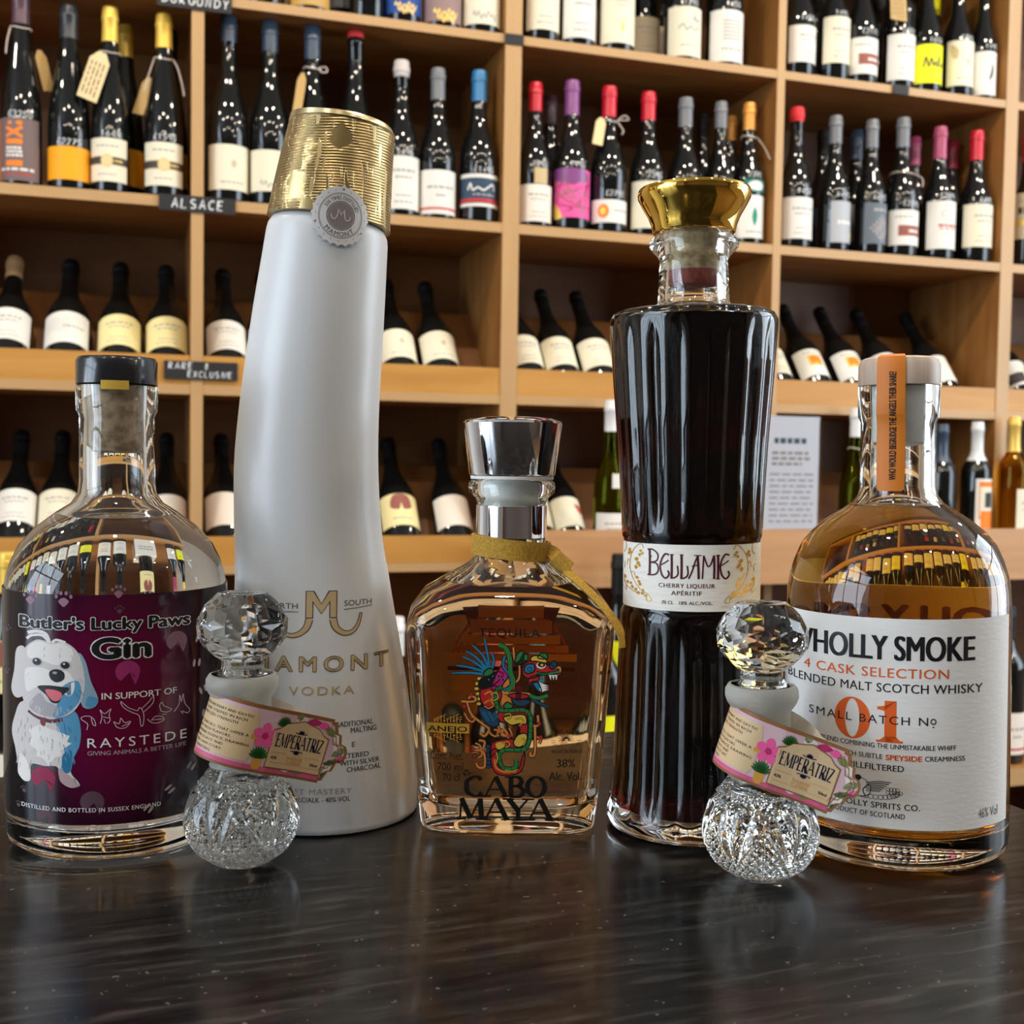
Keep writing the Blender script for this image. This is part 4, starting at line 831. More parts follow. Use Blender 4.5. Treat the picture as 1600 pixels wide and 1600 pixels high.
# ------------------------------------------------------------------ counter
PSI = R_(20.5)
M['counter'], cb, ct = principled('black_stained_counter_wood')
nz = nodes_noise(ct, (5, 38, 38), 6.0, 10.0, dist=0.3)
r0 = ramp(ct, nz.outputs['Fac'], [(0.32, (0.003, 0.003, 0.0035)), (0.55, (0.011, 0.0105, 0.010)), (0.72, (0.034, 0.031, 0.029))])
sp = nodes_noise(ct, (1, 1, 1), 330.0, 2.0)
r1 = ramp(ct, sp.outputs['Fac'], [(0.70, (0, 0, 0)), (0.77, (1, 1, 1))])
sc1 = nodes_noise(ct, (3, 160, 1), 3.0, 2.0, dist=1.2)
r2 = ramp(ct, sc1.outputs['Fac'], [(0.490, (0, 0, 0)), (0.5, (0.7, 0.7, 0.7)), (0.510, (0, 0, 0))])
cl = nodes_noise(ct, (1, 1, 1), 9.0, 3.0)
mm = ct.nodes.new('ShaderNodeMath'); mm.operation = 'MULTIPLY'; ct.links.new(r2.outputs[0], mm.inputs[0])
r3 = ramp(ct, cl.outputs['Fac'], [(0.52, (0, 0, 0)), (0.72, (0.5, 0.5, 0.5))]); ct.links.new(r3.outputs[0], mm.inputs[1])
ad = ct.nodes.new('ShaderNodeMath'); ad.operation = 'MULTIPLY_ADD'; ad.inputs[1].default_value = 0.55
ct.links.new(r1.outputs[0], ad.inputs[0]); ct.links.new(mm.outputs[0], ad.inputs[2])
mx = ct.nodes.new('ShaderNodeMixRGB'); mx.inputs[2].default_value = (0.16, 0.15, 0.14, 1)
cb.inputs['Specular IOR Level'].default_value = 0.38
ct.links.new(ad.outputs[0], mx.inputs[0]); ct.links.new(r0.outputs[0], mx.inputs[1]); ct.links.new(mx.outputs[0], cb.inputs['Base Color'])
r4 = ramp(ct, cl.outputs['Fac'], [(0.3, (0.13,)*3), (0.7, (0.27,)*3)]); ct.links.new(r4.outputs[0], cb.inputs['Roughness'])
bp = ct.nodes.new('ShaderNodeBump'); bp.inputs['Strength'].default_value = 0.13; bp.inputs['Distance'].default_value = 0.0007
ct.links.new(nz.outputs['Fac'], bp.inputs['Height']); ct.links.new(bp.outputs[0], cb.inputs['Normal'])
counter = empty('shop_counter', (0.1768, 0.7309, 0), (0, 0, PSI), "black stained wooden counter under the row of spirit bottles", 'counter')
mb = MB(); mb.box(-1.7, 0, -0.95, 0, TABLE-0.045, TABLE, M['counter']); o = mb.build('counter_top', counter, 0)
bv = o.modifiers.new('edge', 'BEVEL'); bv.width = 0.003; bv.segments = 2
mb = MB(); mb.box(-1.66, -0.04, -0.90, -0.04, 0.0, TABLE-0.045, M['counter']); mb.build('counter_body', counter, 0)

# ------------------------------------------------------------------ shared helpers of the spirit bottles
M['glass'] = glass('clear_bottle_glass', (0.985, 0.995, 0.99), 1.5)
M['crystal'] = glass('cut_crystal', (0.99, 0.995, 0.99), 1.48)
M['frost'] = glass('ground_glass', (0.97, 0.98, 0.96), 1.35, 0.30)
_t = M['frost'].node_tree; _o = [n for n in _t.nodes if n.type == 'OUTPUT_MATERIAL'][0]; _g = [n for n in _t.nodes if n.type == 'BSDF_GLASS'][0]
_d = _t.nodes.new('ShaderNodeBsdfTranslucent'); _d.inputs[0].default_value = (.85, .86, .82, 1); _e = _t.nodes.new('ShaderNodeBsdfDiffuse'); _e.inputs[0].default_value = (.78, .79, .75, 1)
_m1 = _t.nodes.new('ShaderNodeMixShader'); _t.links.new(_d.outputs[0], _m1.inputs[1]); _t.links.new(_e.outputs[0], _m1.inputs[2])
_m2 = _t.nodes.new('ShaderNodeMixShader'); _m2.inputs[0].default_value = .5; _t.links.new(_g.outputs[0], _m2.inputs[1]); _t.links.new(_m1.outputs[0], _m2.inputs[2]); _t.links.new(_m2.outputs[0], _o.inputs['Surface'])
M['gin'] = liquid('clear_spirit', .1337, 1.36)
M['whisky'] = liquid('whisky_liquid', .1432, 1.36, (0.97, 0.74, 0.0), 32.0)
M['tequila'] = liquid('tequila_liquid', .1062, 1.36, (0.98, 0.60, 0.0), 23.0)
M['cherry'] = liquid('cherry_liqueur', .2245, 1.37, (0.86, 0.0, 0.10), 660.0)
def corkmat(name, a, b_, scale=260.0):
    m, b, t = principled(name); n = nodes_noise(t, (1, 1, 1), scale, 3.0)
    rr = ramp(t, n.outputs['Fac'], [(0.35, a), (0.65, b_)]); t.links.new(rr.outputs[0], b.inputs['Base Color']); b.inputs['Roughness'].default_value = .8
    return m
M['cork'] = corkmat('cork', (0.34, 0.22, 0.13), (0.70, 0.52, 0.34))
M['cork_pale'] = corkmat('synthetic_cork', (0.84, 0.83, 0.78), (0.90, 0.89, 0.84))
M['woodcap'] = wood('wooden_stopper', (0.42, 0.31, 0.24), (0.55, 0.43, 0.34), (0.66, 0.55, 0.45), (60, 60, 4))
M['blackcap'] = mat('black_gloss_seal', (0.012, 0.012, 0.015), 0.22, coat=0.3)
M['chrome'] = mat('chrome', (0.86, 0.86, 0.88), 0.03, 1.0)
M['goldmetal'] = mat('polished_gold', (0.90, 0.56, 0.10), 0.05, 1.0)
def paper(name, c, bump=0.25, scale=700.0):
    m, b, t = principled(name); b.inputs['Base Color'].default_value = (*c, 1); b.inputs['Roughness'].default_value = .6
    n = nodes_noise(t, (0.35, 0.35, 1), scale, 3.0); p = t.nodes.new('ShaderNodeBump'); p.inputs['Strength'].default_value = bump; p.inputs['Distance'].default_value = 0.0004
    t.links.new(n.outputs['Fac'], p.inputs['Height']); t.links.new(p.outputs[0], b.inputs['Normal'])
    return m
M['whitepaper'] = paper('textured_white_paper', (0.84, 0.83, 0.81))
M['creampaper'] = paper('laid_cream_paper', (0.86, 0.83, 0.76), 0.5, 500.0)
PR = {}
def ink(name, c, rough=0.5, metal=0.0):
    if name not in PR: PR[name] = mat('print_'+name, c, rough, metal, 0.3)
    return PR[name]
BLK = ink('black', (0.012, 0.012, 0.014)); WHT = ink('white', (0.85, 0.84, 0.85)); ORG = ink('orange', (0.80, 0.13, 0.02))
def spot(cx, cy, tilt, yaw=0.0, lift=0.0004):
    a = -math.atan2(cx, cy)
    return dict(loc=(cx, cy, TABLE+lift), rot=(0, R_(tilt), a+R_(yaw)))
def mm_(prof): return [(r/1000, z/1000) for r, z in prof]
class Lay:
    """label layout grid -> millimetre surface coordinates (u around the bottle, v up)"""
    def __init__(s, xm, hw, R, z800, k): s.xm, s.hw, s.R, s.z, s.k = xm, hw, R, z800, k
    def p(s, x, y):
        q = max(-.985, min(.985, (x-s.xm)/s.hw))
        return (s.R*math.asin(q), (s.z-s.k*(y-800))/1000)
    def warp(s): return lambda x, y: s.p(x, -y)
def sheet(mb, R, z0, z1, a0, a1, m, n=40, cen=None, thick=0.00022, base=0.0001):
    """thin curved label, angles in degrees from the front meridian"""
    A = [R_(a0+(a1-a0)*k/n) for k in range(n+1)]
    lo = [((R+base)*math.sin(a), -(R+base)*math.cos(a)) for a in A]; hi = [((R+base+thick)*math.sin(a), -(R+base+thick)*math.cos(a)) for a in A]
    loop = hi+lo[::-1]
    full = abs(a1-a0) >= 359.9
    if full: loop = hi[:-1]
    mb.rings([[(x, y, z) for x, y in loop] for z in (z0, z1)], m, False, False)
    if not full:
        N = len(A)
        for z in (z0, z1): mb.add([(x, y, z) for x, y in hi+lo], [(i, i+1, N+i+1, N+i) for i in range(N-1)], m)
# serif capitals built from thick and thin strokes (unit height)
SERIF = {
 'A': (.86, [((0, 0), (.43, 1), 0), ((.43, 1), (.86, 0), 1), ((.17, .36), (.68, .36), 0)], [(0, 0), (.86, 0)]),
 'B': (.66, [((.12, 0), (.12, 1), 1), ('c', [(.12, .98), (.42, .98), (.56, .76), (.42, .54), (.12, .53)]), ('c', [(.12, .53), (.46, .53), (.64, .27), (.46, .02), (.12, .02)])], [(.12, 0), (.12, 1)]),
 'C': (.74, [('c', [(.68, .82), (.55, .97), (.38, .98), (.10, .78), (.06, .5), (.10, .22), (.38, .02), (.58, .05), (.70, .2)])], []),
 'E': (.60, [((.12, 0), (.12, 1), 1), ((.12, .97), (.56, .97), 0), ((.12, .52), (.46, .52), 0), ((.12, .03), (.60, .03), 0)], [(.12, 0), (.12, 1)]),
 'I': (.24, [((.12, 0), (.12, 1), 1)], [(.12, 0), (.12, 1)]),
 'M': (1.02, [((.08, 0), (.14, 1), 0), ((.14, 1), (.50, .06), 1), ((.50, .06), (.88, 1), 0), ((.88, 1), (.94, 0), 1)], [(.08, 0), (.94, 0)]),
 'O': (.82, [('o', (.41, .5, .36, .5))], []),
 'P': (.58, [((.12, 0), (.12, 1), 1), ('c', [(.12, .98), (.40, .98), (.56, .74), (.40, .48), (.12, .47)])], [(.12, 0), (.12, 1)]),
 'R': (.68, [((.12, 0), (.12, 1), 1), ('c', [(.12, .98), (.40, .98), (.56, .74), (.40, .50), (.12, .49)]), ((.32, .49), (.66, 0), 1)], [(.12, 0), (.12, 1), (.66, 0)]),
 'T': (.66, [((.33, 0), (.33, 1), 1), ((0, .97), (.66, .97), 0)], [(.33, 0)]),
 'Y': (.76, [((0, 1), (.38, .45), 1), ((.78, 1), (.38, .45), 0), ((.38, .48), (.38, 0), 1)], [(.38, 0), (0, 1), (.78, 1)]),
 'Z': (.60, [((0, .97), (.58, .97), 0), ((.58, .97), (.02, .03), 1), ((.02, .03), (.60, .03), 0)], [])}
def serif_text(A, body, x0, x1, y0, y1, m, layer=1, thick=.17, thin=.06, gap=.10, sv=.10, slope=0.0):
    W_ = sum(SERIF[c][0] for c in body)+gap*(len(body)-1); kx = (x1-x0)/W_; ky = y1-y0; x = 0.0
    T = lambda px, py: (x0+(x+px)*kx, y0+py*ky+slope*(x+px)*kx)
    for ch in body:
        w, ss, sf = SERIF[ch]
        for s_ in ss:
            if s_[0] == 'c':
                P = smooth_pts(s_[1], 5); q = []
                for i in range(len(P)):
                    a, b_ = P[max(i-1, 0)], P[min(i+1, len(P)-1)]
                    d = math.hypot(b_[0]-a[0], b_[1]-a[1]) or 1
                    q.append((thin+(thick-thin)*abs((b_[1]-a[1])/d))*kx)
                A.stroke([T(*p) for p in P], q, m, layer)
            elif s_[0] == 'o':
                cx, cy, rx_, ry = s_[1]; P = [(cx+rx_*math.cos(2*math.pi*k/24), cy+ry*.98*math.sin(2*math.pi*k/24)) for k in range(24)]
                A.stroke([T(*p) for p in P], [(thin+(thick-thin)*abs(math.cos(2*math.pi*k/24)))*kx for k in range(24)], m, layer, True)
            else:
                (ax, ay), (bx, by), wt = s_; A.stroke([T(ax, ay), T(bx, by)], (thick if wt else thin)*(kx if abs(ay-by) > .5 else ky), m, layer)
        for px, py in sf:
            d = .035 if py < .5 else -.035
            a, b_ = T(px-thick*.5-sv, py+d*.6), T(px+thick*.5+sv, py+d*.6); A.stroke([a, b_], .075*ky, m, layer)
        x += w+gap

# ------------------------------------------------------------------ gin bottle
g = spot(-.1669, .4888, -.25)
gin = empty('gin_bottle', g['loc'], g['rot'], "clear round gin bottle with a maroon dog label, far left on the counter", 'bottle')
GO = [(1, 2.2), (28, 2.0), (36, 0), (41, .9), (44.2, 4), (45, 8.5), (45, 100), (44.8, 106), (44.0, 110.8), (42.2, 116.9), (38.9, 123.6), (33.0, 130.4), (24.2, 137.2), (18.6, 140.8), (16.2, 144.5), (15.4, 150), (15.3, 177.2), (16.5, 179.6), (16.6, 189.8)]
GI = [(11.0, 189.8), (11.0, 150), (12.0, 143.5), (15.0, 139.0), (21.5, 134.0), (30.2, 127.6), (36.0, 121.3), (39.5, 115.0), (41.3, 109.3), (42.2, 104), (42.4, 99), (42.4, 18), (41, 14), (36, 11.5), (20, 11), (1, 12)]
GA, GB = split_level(GI, 133.7)
mb = MB(); mb.lathe(mm_(GO+GA), M['glass'], 72, cap1=False); mb.build('bottle_glass', gin, 50)
mb = MB(); mb.lathe(mm_(GB[::-1]+[(1, 133.7)]), M['gin'], 72); mb.build('gin_liquid', gin, 50)
mb = MB(); mb.lathe(mm_([(10.4, 163), (10.8, 165), (10.9, 189.7)]), M['cork'], 32); mb.build('cork', gin)
mb = MB(); mb.lathe(mm_([(15.8, 190), (16.5, 190.6), (16.5, 200.2), (15.6, 201.8), (8, 202.2)]), M['blackcap'], 48); mb.build('stopper_top', gin, 30)
mb = MB(); sheet(mb, .0166, .1878, .1915, -22, 16, cm('gold'), 10); mb.build('seal_tab', gin)
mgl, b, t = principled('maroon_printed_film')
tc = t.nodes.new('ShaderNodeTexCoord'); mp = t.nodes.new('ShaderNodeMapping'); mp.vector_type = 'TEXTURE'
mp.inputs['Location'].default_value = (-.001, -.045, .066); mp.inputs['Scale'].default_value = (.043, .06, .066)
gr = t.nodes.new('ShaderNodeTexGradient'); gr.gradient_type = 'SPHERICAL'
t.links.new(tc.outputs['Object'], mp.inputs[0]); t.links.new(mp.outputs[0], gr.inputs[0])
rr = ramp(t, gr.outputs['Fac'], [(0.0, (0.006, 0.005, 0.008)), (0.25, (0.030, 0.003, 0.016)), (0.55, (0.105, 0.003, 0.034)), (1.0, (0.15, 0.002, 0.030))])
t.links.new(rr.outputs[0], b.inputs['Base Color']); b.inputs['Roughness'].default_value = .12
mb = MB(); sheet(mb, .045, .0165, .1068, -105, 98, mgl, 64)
A = Art(); L = Lay(186, 164, .0453, 139.3, .2517)
lilac = ink('lilac', (0.32, 0.16, 0.24)); smoke = ink('smoke', (0.10, 0.055, 0.075)); pale_line = ink('pale_line', (0.72, 0.60, 0.68))
G = lambda X, Y: (10+X/4.209, -(920+Y/4.209))
def gp(pts): return [G(*p) for p in pts]
# faint paw prints
def paw(X, Y, s, m=smoke, rot=0.0):
    c, d = math.cos(rot), math.sin(rot)
    q = lambda x, y: G(X+(x*c-y*d)*s, Y+(x*d+y*c)*s)
    A.blob([q(-.6, .1), q(0, -.35), (q(.6, .1)), q(.35, .6), q(0, .9), q(-.35, .6)], m, 0)
    for x, y in ((-.85, -.5), (-.3, -.95), (.3, -.95), (.85, -.5)): A.blob([q(x-.2, y), q(x, y-.3), q(x+.2, y), q(x, y+.3)], m, 0, 3)
for X, Y, s, ro in ((100, 300, 28, .2), (95, 590, 26, -.1), (205, 1350, 22, 0), (170, 1460, 20, .2), (750, 140, 26, 0)): paw(X, Y, s, smoke, ro)
for X, Y, s in ((250, 75, 42), (440, 75, 48), (745, 25, 40)): paw(X, Y, s, lilac)
def pac(X, Y, r, m):
    pts = [(X+r*math.cos(R_(a)), Y+r*1.05*math.sin(R_(a))) for a in range(125, 416, 15)]
    A.poly(gp(pts+[(X+r*.15, Y+r*.1)]), m, 0)
    A.poly(gp([(X+r*.15, Y+r*.1), (X+r*.6, Y+r*1.3), (X+r*.9, Y+r*.55)]), m, 0)
pac(1078, 370, 62, ink('mauvegrey', (0.24, 0.12, 0.17))); pac(795, 545, 70, ink('plum_pink', (0.34, 0.03, 0.15))); pac(593, 1395, 68, smoke); pac(318, 1250, 70, ink('berry', (0.30, 0.02, 0.07))); pac(325, 1500, 48, smoke)
for X, Y, ro in ((1218, 380, .3), (1200, 540, .1), (1240, 735, -.3), (1258, 900, .1), (1222, 1050, .15), (1165, 1240, .6), (1035, 1365, .9), (910, 1470, .6)):
    for dx in (-16, 16):
        c, d = math.cos(ro), math.sin(ro)
        A.ell(*G(X+dx*c, Y+dx*d), 2.0, 6.5, ink('footprint', (0.50, 0.44, 0.44)), 1, 10, -ro)
# dog
fur, fur2, fur3 = ink('fur', (0.62, 0.58, 0.57)), ink('fur_light', (0.80, 0.77, 0.74)), ink('fur_grey', (0.40, 0.38, 0.40))
blu, blu2 = ink('fur_blue', (0.09, 0.30, 0.50)), ink('fur_blue_deep', (0.02, 0.16, 0.32))
A.blob(gp([(200, 760), (150, 870), (130, 980), (150, 1080), (165, 1180), (170, 1255), (215, 1290), (245, 1270), (250, 1170), (330, 1170), (400, 1170), (415, 1260), (470, 1300), (522, 1290), (515, 1260), (475, 1200), (490, 1110), (525, 1020), (530, 900), (490, 800), (350, 760)]), fur, 1)
A.blob(gp([(395, 780), (500, 800), (530, 900), (525, 1020), (490, 1110), (470, 1200), (420, 1190), (440, 1060), (400, 920)]), blu, 2)
A.blob(gp([(430, 1090), (480, 1060), (470, 1190), (430, 1195)]), blu2, 3)
A.poly(gp([(235, 940), (300, 900), (390, 930), (470, 960), (455, 1000), (480, 1010), (420, 1060), (430, 1090), (385, 1110), (350, 1170), (320, 1120), (280, 1110), (285, 1070), (240, 1040), (255, 990)]), fur2, 3)
A.blob(gp([(180, 1130), (200, 1120), (235, 1180), (240, 1270), (205, 1290), (170, 1240)]), fur2, 3); A.blob(gp([(405, 1180), (440, 1200), (520, 1280), (480, 1298), (420, 1265)]), ink('fur_pinkish', (0.45, 0.33, 0.33)), 4)
A.curve(gp([(235, 815), (290, 850), (360, 870), (430, 855)]), 5.5, ink('collar', (0.10, 0.02, 0.03)), 4); A.blob(gp([(310, 845), (335, 850), (328, 905), (305, 890)]), ink('collar_tag', (0.20, 0.03, 0.05)), 5)
A.blob(gp([(165, 420), (215, 400), (230, 520), (215, 700), (160, 745), (130, 690), (150, 560)]), fur, 5)                # ears
A.blob(gp([(520, 420), (560, 470), (590, 600), (630, 720), (600, 775), (540, 760), (520, 600)]), ink('fur_bluegrey', (0.25, 0.38, 0.48)), 5); A.blob(gp([(575, 700), (628, 720), (600, 772), (560, 760)]), blu, 6)
A.blob(gp([(220, 400), (290, 340), (375, 355), (440, 345), (510, 400), (545, 500), (555, 640), (520, 760), (450, 830), (330, 850), (250, 820), (200, 730), (195, 560), (205, 470)]), fur, 6)   # head
A.blob(gp([(240, 390), (300, 350), (370, 365), (430, 355), (490, 400), (480, 470), (400, 500), (300, 470), (235, 460)]), fur2, 7)
A.blob(gp([(225, 540), (300, 520), (380, 540), (460, 540), (500, 620), (470, 700), (380, 640), (290, 650), (230, 690), (215, 610)]), fur2, 7)
A.blob(gp([(430, 640), (520, 600), (530, 720), (450, 820), (380, 840), (400, 760)]), blu, 7); A.blob(gp([(300, 690), (340, 740), (400, 770), (400, 835), (300, 830), (240, 780)]), fur3, 7)
A.curve(gp([(360, 355), (340, 300), (290, 285), (235, 300)]), [9, 7, 5, 1]*1 if False else 5, fur2, 7); A.curve(gp([(360, 355), (320, 310), (260, 315), (230, 340)]), 4, fur2, 7); A.curve(gp([(375, 355), (400, 335), (450, 350)]), 4, fur2, 7)
A.blob(gp([(290, 650), (350, 635), (430, 640), (470, 650), (430, 700), (410, 745), (370, 745), (340, 700)]), BLK, 8)
A.blob(gp([(335, 665), (400, 665), (430, 690), (410, 730), (370, 728)]), ink('tongue', (0.72, 0.16, 0.20)), 9)
A.blob(gp([(360, 545), (400, 525), (440, 545), (440, 590), (400, 612), (365, 590)]), BLK, 9); A.ell(*G(390, 550), 3.2, 2.2, ink('shine', (.35, .35, .36)), 10, 10)
for X, Y in ((288, 485), (448, 498)):
    A.ell(*G(X, Y), 7.5, 6.5, fur3, 8, 14); A.ell(*G(X, Y), 5.8, 5.4, BLK, 9, 14); A.ell(*G(X-6, Y-8), 1.5, 1.5, WHT, 10, 8)
rnd = random.Random(5)
for k in range(230):
    if k < 130:
        X, Y = rnd.uniform(205, 545), rnd.uniform(370, 820)
        if ((X-375)/165)**2+((Y-600)/235)**2 > .92 or (abs(X-380) < 110 and 440 < Y < 760): continue
        dx, dy = (X-375)*.16, 26+(Y-500)*.03
        m_ = blu2 if (X > 470 and Y > 640) else (fur2, fur3, fur)[k % 3]
    else:
        X, Y = rnd.uniform(160, 500), rnd.uniform(850, 1240)
        if X > 250 and X < 400 and Y > 1150: continue
        dx, dy = (X-330)*.05, 34
        m_ = (blu2, ink('fur_blue_light', (.16, .42, .62)))[k % 2] if X > 420 else (fur2, fur3)[k % 2]
    A.stroke(smooth_pts(gp([(X, Y), (X+dx*.5+3, Y+dy*.5), (X+dx, Y+dy)]), 3), [1.1, .3], m_, 8 if k < 130 else 4)
def T(A, body, x0, x1, ytop, ybase, m, layer=1, **k): A.text(body, x0, x1, -ybase, -ytop, m, layer, **k)
T(A, "Butler's Lucky Paws", 54, 285, 963.5, 982.5, BLK, 12, bold=.045, outline=(.042, WHT), res=4)
T(A, 'Gin', 151, 231, 995, 1027, BLK, 12, bold=.055, outline=(.038, WHT), res=6)
T(A, 'IN SUPPORT OF', 164, 266, 1081, 1091.5, WHT, 3, bold=.012)
T(A, 'RAYSTEDE', 145, 280, 1151, 1166.5, WHT, 3, spacing=1.35)
T(A, 'GIVING ANIMALS A BETTER LIFE', 145, 279, 1171.5, 1178.5, ink('rosegrey', (0.50, 0.36, 0.42)), 3, bold=.008)
T(A, 'DISTILLED AND BOTTLED IN SUSSEX ENGLAND', 55, 243, 1260.5, 1267.5, WHT, 3, bold=.014, spacing=1.15)
line = lambda pts, w=.9: A.curve(gp(pts), w, pale_line, 3, 4)
line([(565, 920), (570, 880), (535, 850), (545, 832), (580, 830), (605, 850), (615, 890), (600, 885), (590, 840)])
line([(640, 880), (650, 830), (640, 790), (665, 815), (700, 785), (690, 820), (695, 860), (680, 880)]); line([(660, 850), (670, 880)]); line([(655, 835), (690, 845)])
line([(715, 870), (735, 910), (780, 915), (810, 875), (775, 880), (755, 850), (745, 885), (715, 870)]); line([(760, 905), (805, 885)])
line([(850, 810), (800, 785), (755, 740), (770, 780), (815, 815), (845, 830)]); line([(870, 800), (910, 760), (940, 725), (935, 770), (885, 820)]); line([(850, 810), (860, 790), (875, 805), (885, 850), (880, 905), (868, 910), (860, 850), (845, 830)])
line([(985, 830), (975, 790), (990, 770), (1000, 795), (1045, 825), (1020, 840), (985, 830)]); line([(990, 850), (1015, 855)])
line([(905, 870), (925, 895), (960, 905), (1000, 890), (990, 865), (950, 860), (925, 885)]); line([(930, 880), (995, 882)])
line([(1060, 845), (1090, 800), (1095, 740), (1105, 785), (1115, 735), (1125, 800), (1155, 850), (1140, 870), (1110, 850)]); line([(1100, 850), (1115, 870)])
A.into(mb, cyl_map(.045, 0, .00002, .00036), .0016, L.warp())
mb.build('front_label', gin, -50)

# ------------------------------------------------------------------ tall curved vodka bottle
g = spot(-.0851, .5262, 0)
mam = empty('vodka_bottle', g['loc'], g['rot'], "tall tusk-shaped frosted white vodka bottle with an embossed gold cap", 'bottle')
MC = [(0, 0, 43.2), (18.4, 0, 42.6), (40, -.9, 41.1), (63.1, -2.4, 39.2), (85, -4.0, 36.9), (107.4, -5.7, 34.7), (122, -7.2, 33.4), (136.8, -8.2, 32.8), (160.2, -8.7, 32.2), (183.5, -7.6, 31.3), (206.7, -5.7, 30.4), (229.8, -3.5, 29.2), (250, -1.4, 27.9), (266.6, .3, 26.8), (290, 3.1, 24.7), (312, 6.1, 22.7)]
def mcen(z):
    z *= 1000
    for i in range(len(MC)-1):
        if z <= MC[i+1][0] or i == len(MC)-2:
            p0, p1, p2, p3 = MC[max(i-1, 0)], MC[i], MC[i+1], MC[min(i+2, len(MC)-1)]
            t = (z-p1[0])/(p2[0]-p1[0]); out = []
            for k in (1, 2): out.append(.5*(2*p1[k]+(p2[k]-p0[k])*t+(2*p0[k]-5*p1[k]+4*p2[k]-p3[k])*t*t+(3*p1[k]-p0[k]-3*p2[k]+p3[k])*t**3))
            return out[0]/1000, out[1]/1000
def mring(z, dr=0.0, segs=72, mod=None, R=None):
    c, r = mcen(z); c2, _ = mcen(min(z+.002, .312)); c1, _ = mcen(z-.002 if z > .002 else z)
    k = (c2-c1)/(.004 if .002 < z <= .310 else .002)
    k *= max(0.0, min(1.0, (z-.205)/.05))                 # only the neck end leans
    r = (R if R is not None else r)+dr; n = math.hypot(1, k); out = []
    for j in range(segs):
        t = 2*math.pi*j/segs; q = r*(mod(t) if mod else 1)
        x, y = q*math.cos(t), q*math.sin(t)
        out.append((c+x/n, y, z-x*k/n))
    return out
mm1, b, t = principled('frosted_white_glass')
b.inputs['Base Color'].default_value = (0.60, 0.615, 0.63, 1); b.inputs['Roughness'].default_value = .33; b.inputs['Sheen Weight'].default_value = .15
M['frostwhite'] = mm1
mb = MB(); nub = lambda t_: 1+.006*abs(math.sin(38*t_))
rings = [mring(.0, -.003, 228), mring(.0004, -.0006, 228, nub), mring(.0014, 0, 228, nub), mring(.0028, 0, 228), mring(.006, 0, 228)]
rings += [mring(z/1000, 0, 228) for z in list(range(12, 262, 8))]+[mring(.2630, -.0003, 228), mring(.2655, -.0014, 228), mring(.2668, -.0034, 228)]
mb.rings(rings, mm1); mb.build('bottle_glass', mam, 40)
mcap, b, t = principled('embossed_gold_metal')
b.inputs['Base Color'].default_value = (0.50, 0.38, 0.18, 1); b.inputs['Metallic'].default_value = 1; b.inputs['Roughness'].default_value = .30
n1 = nodes_noise(t, (1, 1, 1), 45.0, 3.0); n2 = nodes_noise(t, (420, 420, 60), 1.0, 1.0)
wv = t.nodes.new('ShaderNodeTexWave'); wv.bands_direction = 'Z'; wv.inputs['Scale'].default_value = 250; wv.inputs['Distortion'].default_value = 1.2; wv.inputs['Detail Scale'].default_value = .3
tc = t.nodes.new('ShaderNodeTexCoord'); t.links.new(tc.outputs['Object'], wv.inputs[0])
q1 = t.nodes.new('ShaderNodeMath'); q1.operation = 'MULTIPLY'; t.links.new(wv.outputs['Fac'], q1.inputs[0])
r_a = ramp(t, n1.outputs['Fac'], [(.37, (0, 0, 0)), (.43, (1, 1, 1))]); t.links.new(r_a.outputs[0], q1.inputs[1])
q2 = t.nodes.new('ShaderNodeMath'); q2.operation = 'MULTIPLY'; r_b = ramp(t, n2.outputs['Fac'], [(.40, (0, 0, 0)), (.46, (1, 1, 1))])
t.links.new(q1.outputs[0], q2.inputs[0]); t.links.new(r_b.outputs[0], q2.inputs[1])
bp = t.nodes.new('ShaderNodeBump'); bp.inputs['Strength'].default_value = .9; bp.inputs['Distance'].default_value = .0006
t.links.new(q2.outputs[0], bp.inputs['Height']); t.links.new(bp.outputs[0], b.inputs['Normal'])
plaingold = mat('brushed_pale_gold', (0.72, 0.60, 0.34), .25, 1.0)
mb = MB(); mb.rings([mring(.2665, .0002), mring(.2666, .0009)]+[mring(z/1000, .0009) for z in (270, 278, 286, 294, 302, 308)], mcap, True, True)
mb.build('gold_cap', mam, 40)
mb = MB(); mb.rings([mring(.3082, .0006), mring(.3090, .0011), mring(.3106, .0009), mring(.3116, -.0006), mring(.3118, -.004)], plaingold); mb.build('cap_rim', mam, 30)
mmap = lambda base=.0001, step=.00003: (lambda u, v, l: (mcen(v)[0]+(mcen(v)[1]+base+l*step)*math.sin(u), -(mcen(v)[1]+base+l*step)*math.cos(u), v))
class LayM:
    def warp(s):
        def f(x, y):
            v = (138.8-.2745*(-y-800))/1000 if -y > 800 else (138.8-.2705*(-y-800))/1000
            c, r = mcen(max(0, min(.312, v))); pm = 1.8/(.5262-r+.008)*1.0   # px per mm at the front face
            q = (x-(508.5+c*1000*pm))/(r*1000*1.8/.534)
            return math.asin(max(-.98, min(.98, q))), v
        return f
A = Art()
beige, brown, greyt, pgold = ink('beige', (0.48, 0.37, 0.20)), ink('brown', (0.07, 0.03, 0.02)), ink('greytext', (0.07, 0.075, 0.08)), ink('palegold', (0.55, 0.42, 0.22), .4, .2)
T(A, 'NORTH', 421, 468.5, 945, 954, greyt, 1); A.stroke([(420, -959), (469, -958.5)], 1.0, greyt, 1)
T(A, 'SOUTH', 535, 575, 941.5, 950.5, greyt, 1); A.stroke([(534, -956), (576, -952.5)], 1.0, greyt, 1)
